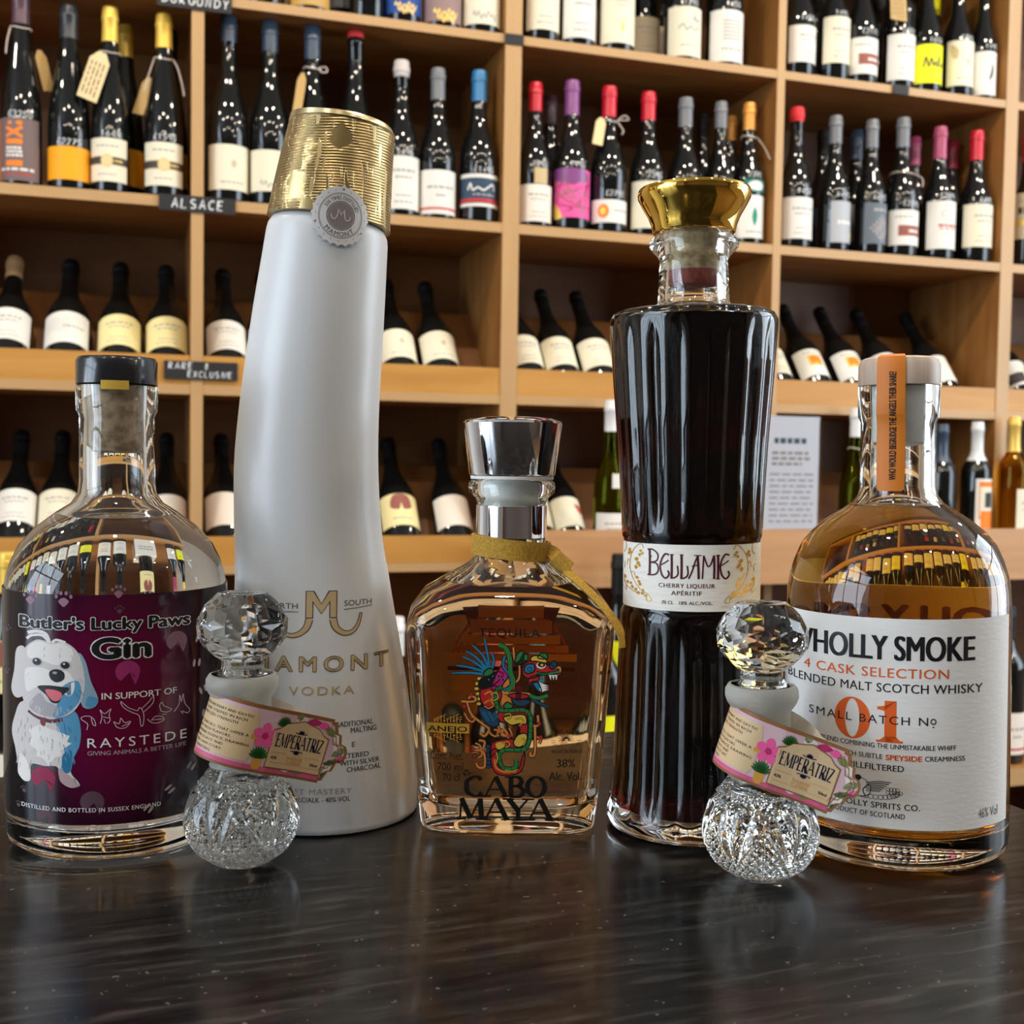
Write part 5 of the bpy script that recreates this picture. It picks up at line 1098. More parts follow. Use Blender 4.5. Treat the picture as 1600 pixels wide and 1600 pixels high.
for mt, d, ly in ((brown, 1.1, 1), (beige, -.2, 2)):
    for x0, x1 in ((480.5, 489.5), (514.5, 523.5)): A.rect(x0-d, -(967.5+d), x1+d, -(927-d), mt, ly)
    e = d*1.2; A.poly([(480.5-d, -(927-d)), (490.5+e, -(927-d)), (502, -(947-e)), (513.5-e, -(927-d)), (523.5+d, -(927-d)), (502, -(961+e))], mt, ly)
    P = smooth_pts([(485, -970), (481, -983), (470, -993), (456, -995), (444, -985), (438, -968)], 5); A.stroke(P, [max(1.2, 9.5-7.5*i/(len(P)-1))+2*d for i in range(len(P))], mt, ly)
    P = smooth_pts([(519, -970), (523, -983), (534, -992), (546, -991), (555, -980), (559.5, -962)], 5); A.stroke(P, [max(1.2, 9.5-7.5*i/(len(P)-1))+2*d for i in range(len(P))], mt, ly)
T(A, 'MAMONT', 404, 601, 1026.5, 1050.5, beige, 3, bold=.01, spacing=1.45, outline=(.028, brown), res=5)
T(A, 'VODKA', 457, 551, 1073, 1087, pgold, 1, bold=.016, spacing=1.25)
for s_, x0, x1, y0, y1 in (('TRADITIONAL', 519, 579, 1128.5, 1137), ('MALTING', 546, 584, 1139, 1147.5), ('E', 548, 553, 1161, 1169), ('FILTERED', 529, 573, 1178, 1186), ('WITH SILVER', 531, 589, 1189, 1197), ('CHARCOAL', 541, 591, 1199.5, 1207.5)):
    T(A, s_, x0, x1, y0, y1, greyt, 1, bold=.016)
T(A, 'CRAFT MASTERY', 438, 549, 1231, 1240, ink('greylight', (0.30, 0.29, 0.26)), 1, spacing=1.15)
T(A, '700 ML - ALC/ALK - 40% VOL', 430, 547, 1244, 1252, greyt, 1, bold=.008)
mb = MB(); A.into(mb, mmap(), .02, LayM().warp()); mb.build('printed_lettering', mam, 0)
# round silver seal with scalloped rim
silver = mat('silver_seal_foil', (0.66, 0.65, 0.65), .4, .12); sgrey = ink('sealgrey', (0.26, 0.23, 0.23), .4, .3); sdk = ink('sealdark', (0.10, 0.09, 0.09))
mb = MB(); A = Art(); N = 72
A.poly([((12.6+.55*math.cos(24*2*math.pi*k/N/1.0*1))*math.cos(2*math.pi*k/N), (12.6+.55*math.cos(24*2*math.pi*k/N))*math.sin(2*math.pi*k/N)) for k in range(N)], silver, 0)
for r0_, r1_, mt in ((9.55, 9.75, sdk), (9.1, 9.25, sgrey), (5.9, 6.25, sdk)): A.ring(0, 0, r0_, r1_, mt, 1)
A.ell(0, 0, 5.7, 5.7, sgrey, 1, 28)
A.arc_text('SIX TIMES DISTILLED', 0, 0, 6.9, 152, 28, 1.7, sdk, 2, .02); A.arc_text('MAMONT', 0, 0, 8.9, 228, 312, 2.1, sdk, 2, .03, True)
for k in range(20): A.ell(10.9*math.cos(k*math.pi/10), 10.9*math.sin(k*math.pi/10), .25, .25, sgrey, 1, 6)
for a in (90, 200, 330): A.poly([(11.2*math.cos(R_(a+q_))*(1 if i else 1.06), 11.2*math.sin(R_(a+q_))*(1 if i else 1.06)) for i, q_ in enumerate((0, 3, -3))], sdk, 2)
lm = ink('sealm', (0.62, 0.55, 0.52), .4, .3)
A.stroke([(-1.7, -.6), (-1.2, 2.4), (0, .3), (1.2, 2.4), (1.7, -.6)], .55, lm, 3); A.curve([(-1.7, -.6), (-2.6, -1.8), (-3.9, -1.2), (-4.2, .2)], .5, lm, 3); A.curve([(1.7, -.6), (2.6, -1.8), (3.9, -1.2), (4.2, .2)], .5, lm, 3)
ca, sa = math.cos(R_(-6)), math.sin(R_(-6))
sm = lambda x, y: ((x*ca-y*sa)/1000, (x*sa+y*ca)/1000)
def sealmap(u, v, l):
    c, r = mcen(.2655); q = r+.0016+l*.00004; a = (u+.0052)/q
    return (c+q*math.sin(a), -q*math.cos(a)-.0002, .2650+v)
A.into(mb, sealmap, .0016, sm)
# give the seal its paper thickness
rim = [sm((12.6+.55*math.cos(24*2*math.pi*k/N))*math.cos(2*math.pi*k/N), (12.6+.55*math.cos(24*2*math.pi*k/N))*math.sin(2*math.pi*k/N)) for k in range(N)]
mb.rings([[sealmap(u, v, 0) for u, v in rim], [sealmap(u, v, -8) for u, v in rim]], silver, False, True)
mb.build('round_seal', mam, 0)

# ------------------------------------------------------------------ tequila bottle
g = spot(.0003, .5165, -.2)
teq = empty('tequila_bottle', g['loc'], g['rot'], "square-shouldered amber tequila bottle with chrome stopper and suede neck strap, centre of the counter", 'bottle')
TO = [(0, 36.5, 25, 4.5), (.8, 38, 26.8, 5), (3, 38.7, 27.6, 5.5), (28, 41.2, 28.6, 6), (56, 43.3, 29.4, 6), (73, 44.6, 29.8, 6), (84, 45.5, 30.2, 6), (89, 45.6, 30.1, 5.5), (92.5, 45.2, 29.7, 5), (97, 43.9, 28.6, 4.4), (104, 38.6, 25.8, 3.6), (109.5, 29.5, 21.6, 2.9), (113, 23.2, 19.0, 2.5), (116, 18.8, 17.3, 2.2), (119, 16.4, 16.2, 2.0), (123, 15.5, 15.5, 2), (142, 15.3, 15.3, 2), (144.5, 16.2, 16.2, 2), (147, 19.0, 19.0, 2), (149.5, 19.5, 19.5, 2), (151.5, 19.2, 19.2, 2), (152.8, 17.8, 17.8, 2)]
TI = [(152.8, 13.2, 13.2, 2), (119, 12.2, 12.2, 2), (115, 14.6, 13.6, 2.2), (110, 20.5, 17.0, 2.6), (104, 32.0, 21.8, 3.4), (97, 38.2, 24.6, 4.2), (90, 39.6, 25.8, 5), (82, 39.2, 25.9, 5), (52, 37.4, 25.2, 5), (20, 34.8, 24.2, 5), (13, 33, 22.8, 4), (10.5, 29, 19.5, 3.5), (9.5, 20, 13, 3), (9.5, 1, 1, 2)]
def se(a, b_, n, t):
    c, s_ = math.cos(t), math.sin(t)
    return (math.copysign(abs(c)**(2/n)*a, c)/1000, math.copysign(abs(s_)**(2/n)*b_, s_)/1000)
def tring(z, a, b_, n, segs=112):
    out = []
    for j in range(segs):
        t = 2*math.pi*j/segs; t = t-.5*math.sin(4*t)*.25*max(0, (n-2)/4)   # crowd points toward the corners
        x, y = se(a, b_, n, t); out.append((x, y, z/1000))
    return out
def tinterp(z):
    for p, q in zip(TO, TO[1:]):
        if p[0] <= z <= q[0]:
            k = (z-p[0])/(q[0]-p[0]); return [p[i]+(q[i]-p[i])*k for i in (1, 2, 3)]
    return TO[0][1:]
TA, TB = split_level(TI, 106.2, 0)
mb = MB(); mb.rings([tring(*r_) for r_ in [(1.2, 1, 1, 2), (1.0, 30, 19, 3.5)]+TO+TA], M['glass'], True, False); mb.build('bottle_glass', teq, 50)
mb = MB(); mb.rings([tring(*r_) for r_ in TB[::-1]+[(106.2, 1, 1, 2)]], M['tequila']); mb.build('tequila_liquid', teq, 50)
mb = MB(); mb.lathe(mm_([(12.2, 138), (12.8, 140), (12.8, 152.9), (18.5, 153.0), (18.7, 154.4), (12, 154.4)]), M['cork_pale'], 48); mb.build('stopper_plug', teq, 40)
mb = MB(); mb.lathe(mm_([(15, 154.6), (18.9, 154.7), (19.3, 155.4), (22.1, 176.4), (22.3, 177.8), (21.6, 178.8), (17.5, 180.0), (12, 180.6), (1, 180.8)]), M['chrome'], 64); mb.build('chrome_stopper', teq, 35)
mb = MB(); mb.lathe(mm_([(15.6, 127), (15.9, 127.2), (15.8, 141.2), (15.5, 141.4)]), M['chrome'], 48, cap0=False, cap1=False); mb.build('chrome_neck_sleeve', teq, 30)
suede = corkmat('mustard_suede', (0.36, 0.19, 0.015), (0.52, 0.30, 0.035), 900.0)
strap = MB(); P = []
for k in range(41):
    t = 2*math.pi*k/40; x, y = 17.2*math.cos(t), 17.2*math.sin(t); P.append((x, y, 122.3-.10*x))
for inner, outer in ((0, 1),):
    rr_ = []
    for x, y, z in P[:-1]:
        q = math.hypot(x, y); rr_.append([(x*(q+d)/q/1000, y*(q+d)/q/1000, (z+h_)/1000) for d, h_ in ((-.5, -4.4), (.7, -4.4), (.7, 4.4), (-.5, 4.4))])
    rr_.append(rr_[0]); strap.rings(rr_, suede, False, False)
def ribbon3(mb, pts, w, th, m, nrm):
    pts = smooth3(pts, 6); N_ = Vector(nrm).normalized(); rr_ = []
    for i, p in enumerate(pts):
        d = (pts[min(i+1, len(pts)-1)]-pts[max(i-1, 0)]).normalized(); s_ = d.cross(N_).normalized(); n_ = s_.cross(d)
        ww = w[0]+(w[1]-w[0])*i/(len(pts)-1) if isinstance(w, tuple) else w
        rr_.append([p+s_*ww/2+n_*th/2, p-s_*ww/2+n_*th/2, p-s_*ww/2-n_*th/2, p+s_*ww/2-n_*th/2])
    mb.rings(rr_, m)
V3 = lambda *q: tuple(v/1000 for v in q)
so = strap.build('suede_strap', teq, 40)
mb = MB()
mb.rings([[V3(*(Vector((22.4, -10.5, 116.2))+Vector((.75, -.12, -.62)).normalized()*a+(Vector((.62, 0, .75))*math.cos(t)*3.9+Vector((.1, 1, 0))*math.sin(t)*2.6))) for t in [2*math.pi*k/20 for k in range(20)]] for a in (-4.2, -3.9, 3.9, 4.2)], suede)
ribbon3(mb, [V3(16.0, -4, 121.5), V3(19.0, -9, 120.5), V3(20.6, -11, 118.4)], .006, .0011, suede, (0, -1, .3))
mb.build('strap_knot', teq, 50).parent = so
for pts in ([V3(24.2, -12.5, 113.4), V3(30.5, -19, 108.4), V3(39, -27.5, 100.5), V3(45.5, -31.5, 92.5), V3(47.2, -33.0, 88)], [V3(24.2, -13.6, 112.8), V3(32, -21.5, 107.0), V3(41, -30, 98), V3(46.4, -33, 89), V3(47.4, -34, 83.0)]):
    mb = MB(); ribbon3(mb, pts, (.0036, .0026), .0010, suede, (.35, -1, .35)); mb.build('strap_tail', teq, 50).parent = so
# printing on the front face
Q = lambda X, Y: (630+X/4.444, -(960+Y/4.444))
def tq(pts): return [Q(*p) for p in pts]
def twarp(x, y): return ((x-792-.0125*(1300+y))/3.66/1000, (140.4-.2757*(-y-800))/1000)
def tface(sign, step=.00003, base=.00008):
    def fn(u, v, l):
        a, b_, n = tinterp(min(max(v*1000, .1), 119)); k = min(.999, abs(u*1000)/a)
        y = b_*(1-k**n)**(1/n)/1000+base+l*step
        return (u, sign*y, v)
    return fn
A = Art()
tred, tgrn, tblu, tpnk, tgld, tora, tdk, tteal, twht = ink('t_red', (.50, .02, .02)), ink('t_green', (.03, .20, .05)), ink('t_blue', (.02, .20, .36)), ink('t_magenta', (.50, .02, .16)), ink('t_yellow', (.72, .48, .06)), ink('t_orange', (.70, .24, .05)), ink('t_dark', (.012, .010, .010)), ink('t_navy', (.02, .06, .12)), ink('t_white', (.8, .8, .76))
def out(pts, w, m, layer=4, ow=2.4, n=6, taper=None):
    P = smooth_pts(tq(pts), n); N = len(P)
    ws = [w]*N if taper is None else [w+(taper-w)*i/(N-1) for i in range(N)]
    A.stroke(P, [q_+ow*2*.55 for q_ in ws], tdk, layer-1); A.stroke(P, ws, m, layer)
def oblob(pts, m, layer=4, ow=2.0):
    P = tq(pts); A.blob(P, m, layer); A.curve(P, ow, tdk, layer+1, 5, True)
for pts in ([(600, 390), (585, 300), (560, 170)], [(590, 380), (550, 290), (480, 220)], [(580, 385), (500, 300), (430, 260)], [(575, 395), (480, 330), (410, 300)], [(570, 405), (470, 375), (365, 360)], [(570, 420), (450, 410), (335, 415)], [(610, 385), (625, 320), (610, 270)]):
    out(pts, 4.4, tblu, 5, 2.0, taper=2.2)
oblob([(555, 430), (560, 400), (600, 375), (625, 400), (590, 430)], tgrn, 6)
oblob([(520, 500), (540, 450), (620, 410), (660, 400), (690, 420), (640, 480), (560, 520)], tdk, 4)
oblob([(630, 440), (680, 350), (710, 340), (730, 420), (700, 470), (660, 520), (610, 520)], tpnk, 5)
for X, Y in ((525, 450), (510, 485), (505, 520), (515, 555), (520, 590), (520, 625), (530, 655)): A.ell(*Q(X, Y), 4.6, 3.6, tdk, 3, 12); A.ell(*Q(X, Y), 3.4, 2.4, tgld, 4, 12)
out([(660, 210), (710, 240), (735, 310), (740, 400), (760, 470), (720, 540)], 6.5, tgrn, 8)                      # neck crest
out([(700, 290), (690, 360), (730, 420), (745, 490), (690, 530)], 3.2, tblu, 7)
out([(760, 230), (770, 320), (800, 350), (800, 440), (770, 480), (760, 520)], 2.8, tora, 7)
for pts in ([(770, 330), (790, 270), (825, 255), (830, 310)], [(800, 330), (830, 280), (860, 280), (855, 320)], [(780, 340), (820, 320), (860, 330)]): oblob(pts+[(800, 350)], tgrn, 7)
oblob([(820, 400), (840, 340), (890, 320), (960, 330), (1000, 350), (1090, 360), (1085, 420), (1040, 425), (960, 420), (900, 440), (850, 440)], tred, 8)      # head
oblob([(835, 390), (850, 350), (900, 345), (905, 390), (860, 410)], tblu, 10); A.ring(*Q(872, 380), 2.2, 4.0, tteal, 11, 14)
oblob([(880, 320), (890, 290), (940, 285), (990, 315), (985, 335), (920, 325)], tgld, 10)
oblob([(930, 300), (950, 268), (990, 270), (995, 305)], tgrn, 10)
A.ell(*Q(952, 352), 7.4, 5.4, twht, 11, 16); A.ell(*Q(955, 347), 6.0, 4.2, tdk, 12, 16); A.ell(*Q(957, 349), 2.5, 2.0, tgld, 13, 10)
out([(920, 405), (980, 412), (1050, 400), (1085, 395)], 3.2, tgrn, 11); oblob([(1010, 340), (1050, 320), (1060, 360), (1020, 375)], tteal, 11); out([(1050, 370), (1080, 365), (1085, 395)], 3.0, tora, 11)
for X in (1015, 1035, 1055): A.poly(tq([(X-10, 418), (X+10, 418), (X+4, 455)]), twht, 12)
oblob([(860, 460), (890, 430), (935, 425), (930, 460), (880, 475)], tred, 9); oblob([(890, 470), (930, 470), (955, 530), (930, 530)], tblu, 9)
for dy in (0, 20, 40): A.poly(tq([(940, 470+dy), (1005, 495+dy*.6), (950, 500+dy)]), twht, 10)
out([(700, 545), (760, 550), (820, 550), (880, 555)], 4.0, tora, 7); oblob([(725, 570), (760, 550), (850, 555), (865, 575), (800, 590)], tred, 8); A.rect(*Q(775, 600), *Q(815, 500), ink('t_maroon', (.09, .01, .01)), 9)
out([(870, 560), (930, 580), (1000, 560)], 5.0, tgrn, 8); out([(890, 590), (950, 620), (1000, 640)], 4.0, tteal, 7)
oblob([(540, 520), (640, 500), (680, 560), (640, 640), (560, 640), (530, 580)], tred, 4)                          # body
for pts in ([(560, 560), (600, 540), (620, 580), (590, 600)], [(560, 620), (600, 600), (630, 640)]): A.curve(tq(pts), 2.6, tora, 6)
out([(690, 515), (650, 520), (640, 590), (660, 660), (740, 670), (830, 665), (875, 700), (880, 790), (870, 880), (830, 940), (700, 945), (660, 990), (690, 1070), (770, 1070), (780, 1010)], 5.2, tgrn, 9)
oblob([(660, 680), (760, 680), (850, 680), (860, 780), (850, 880), (800, 935), (700, 930), (640, 960), (600, 1000), (610, 900), (700, 870), (790, 860), (800, 780), (720, 760), (660, 740)], tred, 5)
oblob([(690, 720), (760, 700), (840, 700), (850, 760), (800, 760), (740, 770)], tgld, 7); oblob([(790, 840), (850, 830), (850, 890), (800, 925), (760, 900)], tgld, 7); A.blob(tq([(640, 900), (700, 890), (690, 930), (650, 940)]), tgld, 7)
oblob([(610, 950), (660, 950), (650, 1040), (690, 1080), (790, 1080), (820, 1000), (840, 960), (830, 1060), (780, 1115), (660, 1120), (610, 1060)], tred, 6); A.curve(tq([(630, 1010), (640, 1070), (700, 1100), (780, 1095)]), 3.0, tora, 8)
for k in range(30):
    P = smooth_pts(tq([(690, 515), (650, 520), (640, 590), (660, 660), (740, 670), (830, 665), (875, 700), (880, 790), (870, 880), (830, 940), (700, 945), (660, 990), (690, 1070), (770, 1070)]), 6)
    i = min(len(P)-2, int(k*len(P)/30)); (ax, ay), (bx, by) = P[i], P[i+1]; d = math.hypot(bx-ax, by-ay) or 1
    A.stroke([(ax-(by-ay)/d*2.6, ay+(bx-ax)/d*2.6), (ax+(by-ay)/d*2.6, ay-(bx-ax)/d*2.6)], .8, tdk, 11)
oblob([(520, 650), (580, 660), (650, 720), (655, 775), (590, 780), (540, 720)], tteal, 6); 
for k in range(8): A.ring(*Q(555+13*k, 690+(k % 3)*22), 1.4, 2.6, tblu, 8, 10)
for pts in ([(440, 620), (470, 700), (540, 760), (590, 800), (560, 850), (530, 830)], [(400, 610), (480, 610), (500, 590), (470, 570), (450, 590)], [(690, 790), (720, 840), (680, 840), (690, 800)], [(910, 780), (910, 960), (880, 985), (880, 960)], [(890, 770), (930, 770), (930, 700)], [(470, 950), (550, 960), (560, 1060), (520, 1070), (500, 1040)], [(520, 880), (560, 890), (550, 940)]):
    out(pts, 3.4, tora, 6)
for X, Y in ((420, 645), (470, 560), (480, 945), (490, 990), (735, 845), (940, 760), (950, 855)): A.ell(*Q(X, Y), 3.6, 4.2, tdk, 6, 12); A.ell(*Q(X, Y), 2.6, 3.2, tred, 7, 12)
for k in range(6): oblob([(575, 910+28*k), (605, 915+28*k), (600, 935+28*k), (575, 935+28*k)], tteal, 5, 1.0)
# extra scrolls, scales and beads that fill out the serpent
for pts in ([(600, 560), (640, 545), (655, 580), (625, 600), (605, 585)], [(560, 640), (590, 655), (620, 640)], [(700, 700), (735, 690), (740, 720), (715, 730)], [(770, 730), (810, 720), (830, 745), (800, 775)], [(680, 900), (720, 885), (735, 910), (705, 925)], [(640, 960), (650, 1000), (640, 1040)], [(700, 1085), (750, 1095), (790, 1080)], [(820, 860), (845, 880), (830, 910)]):
    A.curve(tq(pts), 2.6, tdk, 9); A.curve(tq(pts), 1.4, tgld, 10)
for pts in ([(590, 780), (600, 830), (640, 850), (650, 810), (625, 805)], [(655, 780), (670, 820), (700, 835)], [(730, 790), (750, 840), (725, 860), (715, 835)], [(420, 690), (450, 740), (480, 750), (490, 725), (470, 715)], [(925, 850), (950, 870), (940, 900)], [(495, 900), (530, 920), (540, 985), (515, 1000)], [(690, 800), (650, 830), (660, 850)]):
    out(pts, 2.6, tora, 6)
for k in range(9): A.ell(*Q(590+14*k, 455-(k*k % 7)*6), 1.5, 1.5, tdk if k % 2 else tblu, 7, 8)
oblob([(745, 560), (790, 585), (850, 590), (880, 610), (820, 640), (760, 620)], tteal, 6); oblob([(690, 640), (720, 610), (760, 640), (720, 660)], tgrn, 6)
for k in range(7): A.stroke(tq([(925+12*k, 403), (930+12*k, 416)]), 1.0, tdk, 13)
for X, Y in ((1020, 345), (1035, 355), (1070, 380)): A.ell(*Q(X, Y), 1.2, 1.2, tdk, 13, 8)
# lettering
blk = ink('t_black', (.010, .009, .008)); gline = ink('t_goldline', (.62, .33, .04))
T(A, 'TEQUILA', 747, 843, 982, 996, blk, 3, bold=.01, spacing=1.1)
serif_text(A, 'CABO', 725.5, 852, -1247, -1215, blk, 5, thick=.21, thin=.085, sv=.15)
serif_text(A, 'MAYA', 714, 860, -1284, -1250, blk, 5, thick=.21, thin=.085, gap=.06, sv=.13)
A.ring(872, -1281, 3.0, 3.8, blk, 5, 16); T(A, 'R', 870.5, 873.5, 1279, 1283, blk, 5)
A.rect(665, -1146.5, 732, -1133, ink('t_amberglow', (.60, .33, .04)), 3); T(A, 'ANEJO', 667, 729, 1136, 1145, blk, 5, bold=.02); A.stroke([(665, -1133), (732, -1133), (732, -1146.5), (665, -1146.5)], 1.2, gline, 4, True)  # painted fill stands in for the lit amber liquor inside the gold outline
for yb, s_ in ((1131, -1), (1148, 1)):
    for k in range(9):
        x = 678+k*5; hgt = 6+((k*5) % 4)*2.4
        A.stroke([(x, -yb), (x, -(yb+s_*hgt)), (x+3, -(yb+s_*hgt))], 1.1, gline, 4); A.stroke([(x-2, -(yb+s_*(3+k % 3*3))), (x+3, -(yb+s_*(3+k % 3*3)))], 1.0, gline, 4)
T(A, 'Cont. Net.', 671, 722, 1176, 1189, blk, 4); T(A, '700 ml', 682, 722, 1194, 1206, blk, 4); T(A, '70 cl', 690, 716, 1211, 1223, blk, 4)
for a in (90, 210, 330): A.stroke([(728+5*math.cos(R_(a-30)), -1210+5*math.sin(R_(a-30))), (728+5*math.cos(R_(a+50)), -1210+5*math.sin(R_(a+50)))], 2.2, blk, 4)
T(A, '38%', 869, 898, 1186, 1199, blk, 4, bold=.015); T(A, 'Alc. Vol.', 857, 908, 1206, 1220, blk, 4, bold=.012)
T(A, 'HECHO EN MEXICO', 861, 909, 1171, 1177, blk, 4, bold=.015)
for k in range(11): a = R_(k*18); A.stroke([(884+3*math.cos(a), -1157+3*math.sin(a)), (884+13*math.cos(a), -1157+14*math.sin(a))], [1.6, .4], blk, 4)
for k in range(13): a = R_(180+15*k); A.stroke([(884+17*math.cos(a), -1157+12*math.sin(a)), (884+24*math.cos(a), -1157+15*math.sin(a))], .8, blk, 4)
T(A, '100% AGAVE', 866, 905, 1140, 1146, blk, 4, bold=.01)
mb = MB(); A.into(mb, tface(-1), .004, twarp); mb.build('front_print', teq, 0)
# printing on the back face, seen reversed through the liquor
A = Art(); br, rd = ink('t_brownline', (.20, .05, .01)), ink('t_brick', (.55, .08, .01))
for k in range(5): A.rect(742-k*14, -(1003+k*14), 852+k*14, -(991+k*14), ink('t_step%d' % (k % 2), ((.78, .34, .05), (.66, .22, .03))[k % 2]), 1)
for sx in (-1, 1):
    for r_ in (28, 36, 44, 52): A.stroke([(797+sx*(46+r_*math.cos(R_(a))), -1055+r_*math.sin(R_(a))) for a in range(0, 100, 12)], 3.0, (rd, br)[r_ // 8 % 2], 2)
    A.poly([(797+sx*52, -992), (797+sx*80, -995), (797+sx*66, -1020)], br, 2); A.poly([(797+sx*57, -996), (797+sx*75, -998), (797+sx*66, -1012)], rd, 3)
A.rect(690, -1075, 905, -1068, ink('t_bar', (.12, .01, .005)), 2)
for k in range(26):
    if (k*7) % 5 != 0: A.rect(700+k*1.7, -1107, 701+k*1.7, -1082, blk, 1)
A.rect(697, -1112, 748, -1080, ink('t_amberpanel', (.72, .42, .08)), 0)
for k, s_ in enumerate(('PRODUCED AND BOTTLED BY', 'TEQUILERA', 'CALLE HACIENDA', 'DE MORELOS, JALISCO')): T(A, s_, 838, 908, 1084+k*9, 1090+k*9, br, 1, mirror=True)
mb = MB(); A.into(mb, tface(1), .004, twarp); mb.build('back_print', teq, 0)

# ------------------------------------------------------------------ cherry liqueur decanter
g = spot(.0819, .5111, -.85)
bel = empty('cherry_liqueur_bottle', g['loc'], g['rot'], "waisted ribbed bottle of dark cherry liqueur with a flared gold stopper", 'bottle')
BO = [(1, 2.0), (24, 1.8), (31, 0), (35.5, 1.0), (36.9, 3.6), (36.9, 6.5), (36.2, 10), (34.6, 25.2), (33.2, 54), (32.0, 82.9), (31.5, 91), (31.5, 93.4), (31.3, 95.6), (30.2, 97.8), (29.95, 98.6), (29.95, 127.4), (30.1, 128.2), (30.8, 129.6), (30.9, 131.8), (31.0, 134), (32.9, 168.5), (35.1, 196.7), (36.3, 214), (36.7, 221), (36.6, 224), (35.6, 226.4), (33, 227.5), (24, 228.6), (17.5, 229.8), (15.7, 232), (15.3, 240), (14.9, 250.4), (16.0, 252.6), (19.3, 255.8), (19.7, 257.2), (19.0, 259), (17.2, 260.6), (16.6, 261.6)]
BI = [(11.6, 261.6), (11.6, 233), (13, 229), (18, 226.4), (28, 225.2), (32.6, 223.8), (33.4, 220), (32.2, 196.7), (29.9, 168.5), (28.0, 134), (27.5, 128), (27.4, 98), (28.3, 92), (29.0, 82.9), (30.2, 54), (31.6, 25), (32.0, 14), (30, 9.5), (22, 8.5), (1, 9.0)]
def flute(t, z, r):
    z *= 1000
    k = 0
    if 9 < z < 92: k = min(1, (z-9)/6, (92-z)/5)
    if 133 < z < 222: k = min(1, (z-133)/5, (222-z)/6)
    return 1-.045*k*(1-abs(math.cos(10*t)))
def dens(P, step=6):
    o = []
    for (r0_, z0_), (r1_, z1_) in zip(P, P[1:]):
        n = max(1, int(abs(z1_-z0_)/step)); o += [(r0_+(r1_-r0_)*k/n, z0_+(z1_-z0_)*k/n) for k in range(n)]
    return o+[P[-1]]
mb = MB(); mb.lathe(mm_(dens(BO)), M['glass'], 200, flute, True, False); n0 = len(mb.v)
BA, BB = split_level(BI, 224.5)
mb.lathe(mm_(BA), M['glass'], 200, None, False, False)
b0 = n0-200; mb.f += [[b0+j, b0+(j+1) % 200, n0+(j+1) % 200, n0+j] for j in range(200)]; mb.m += [0]*200
mb.build('bottle_glass', bel, 60)
mb = MB(); mb.lathe(mm_(BB[::-1]+[(1, 224.5)]), M['cherry'], 200); mb.build('cherry_liquid', bel, 50)
mb = MB(); mb.lathe(mm_([(10.8, 239), (11.3, 240.2), (11.4, 261.8)]), corkmat('natural_cork', (0.30, 0.20, 0.09), (0.62, 0.48, 0.26)), 36, cap0=False)
mb.lathe(mm_([(1, 238.8), (10.8, 239), (11.35, 240.2), (11.45, 245.5)]), corkmat('wine_stained_cork', (0.16, 0.01, 0.012), (0.34, 0.05, 0.03)), 36, cap1=False); mb.build('stopper_cork', bel)
mb = MB(); mb.lathe(mm_([(12, 262), (17.6, 262.1), (18.1, 262.8), (18.6, 265.5), (20.2, 269.5), (22.8, 274), (24.6, 277.4), (24.9, 279.3), (24.2, 281.0), (22.0, 281.6), (19, 280.9), (1, 280.4)]), M['goldmetal'], 72); mb.build('gold_stopper', bel, 50)
mb = MB(); sheet(mb, .03, .0990, .1271, -180, 180, M['creampaper'], 72, base=.0)
A = Art(); wine = ink('wine_red', (.075, .008, .02)); bg = ink('foil_gold', (.72, .40, .05), .3, .45)
Bq = lambda X, Y: (940+X/6.154, -(830+Y/6.154))
def bs(pts, w, taper=None):
    P = smooth_pts([Bq(*p) for p in pts], 5); A.stroke(P, [w]*len(P) if taper is None else [w+(taper-w)*i/(len(P)-1) for i in range(len(P))], wine, 2)
w1, w2 = 3.4, 2.3
bs([(470, 190), (472, 330), (470, 440)], w1); bs([(450, 195), (500, 195), (545, 240), (535, 300), (480, 320)], w2); bs([(480, 320), (535, 330), (550, 390), (520, 435), (450, 442)], w2); bs([(490, 260), (470, 265)], w2)
def eps(x): bs([(x+85, 240), (x+50, 232), (x+20, 280), (x+5, 350), (x+20, 430), (x+55, 465), (x+85, 430), (x+75, 390)], w2+.4); bs([(x+10, 340), (x+50, 315), (x+80, 290)], 1.8)
eps(562); eps(1098)
for x in (660, 748): bs([(x+10, 238), (x+12, 350), (x+10, 460)], w1); bs([(x-5, 236), (x+28, 236)], 1.6); bs([(x, 462), (x+40, 455), (x+68, 420), (x+62, 340)], w2)
bs([(822, 465), (850, 400), (880, 300), (905, 238)], w2); bs([(900, 238), (908, 350), (912, 465)], w1); bs([(850, 345), (905, 330)], 1.8); bs([(870, 240), (935, 240)], 1.6)
bs([(945, 465), (950, 350), (955, 240)], w2); bs([(955, 240), (985, 330), (1000, 345), (1020, 320), (1045, 240)], 2.2); bs([(1045, 240), (1050, 350), (1048, 465)], w1)
bs([(1082, 238), (1084, 350), (1083, 465)], w1); bs([(1065, 465), (1100, 465)], 1.6); bs([(1065, 238), (1100, 238)], 1.6)
T(A, 'CHERRY LIQUEUR', 1030, 1112, 913, 920, wine, 2, bold=.014, spacing=1.1); T(A, 'APÉRITIF', 1048.5, 1093, 924.5, 931.5, wine, 2, bold=.014, spacing=1.1)
T(A, '70 CL', 1034.5, 1052, 940.5, 946, wine, 2, bold=.014); T(A, '18% ALC./VOL.', 1060.5, 1109, 940.5, 946, wine, 2, bold=.014)
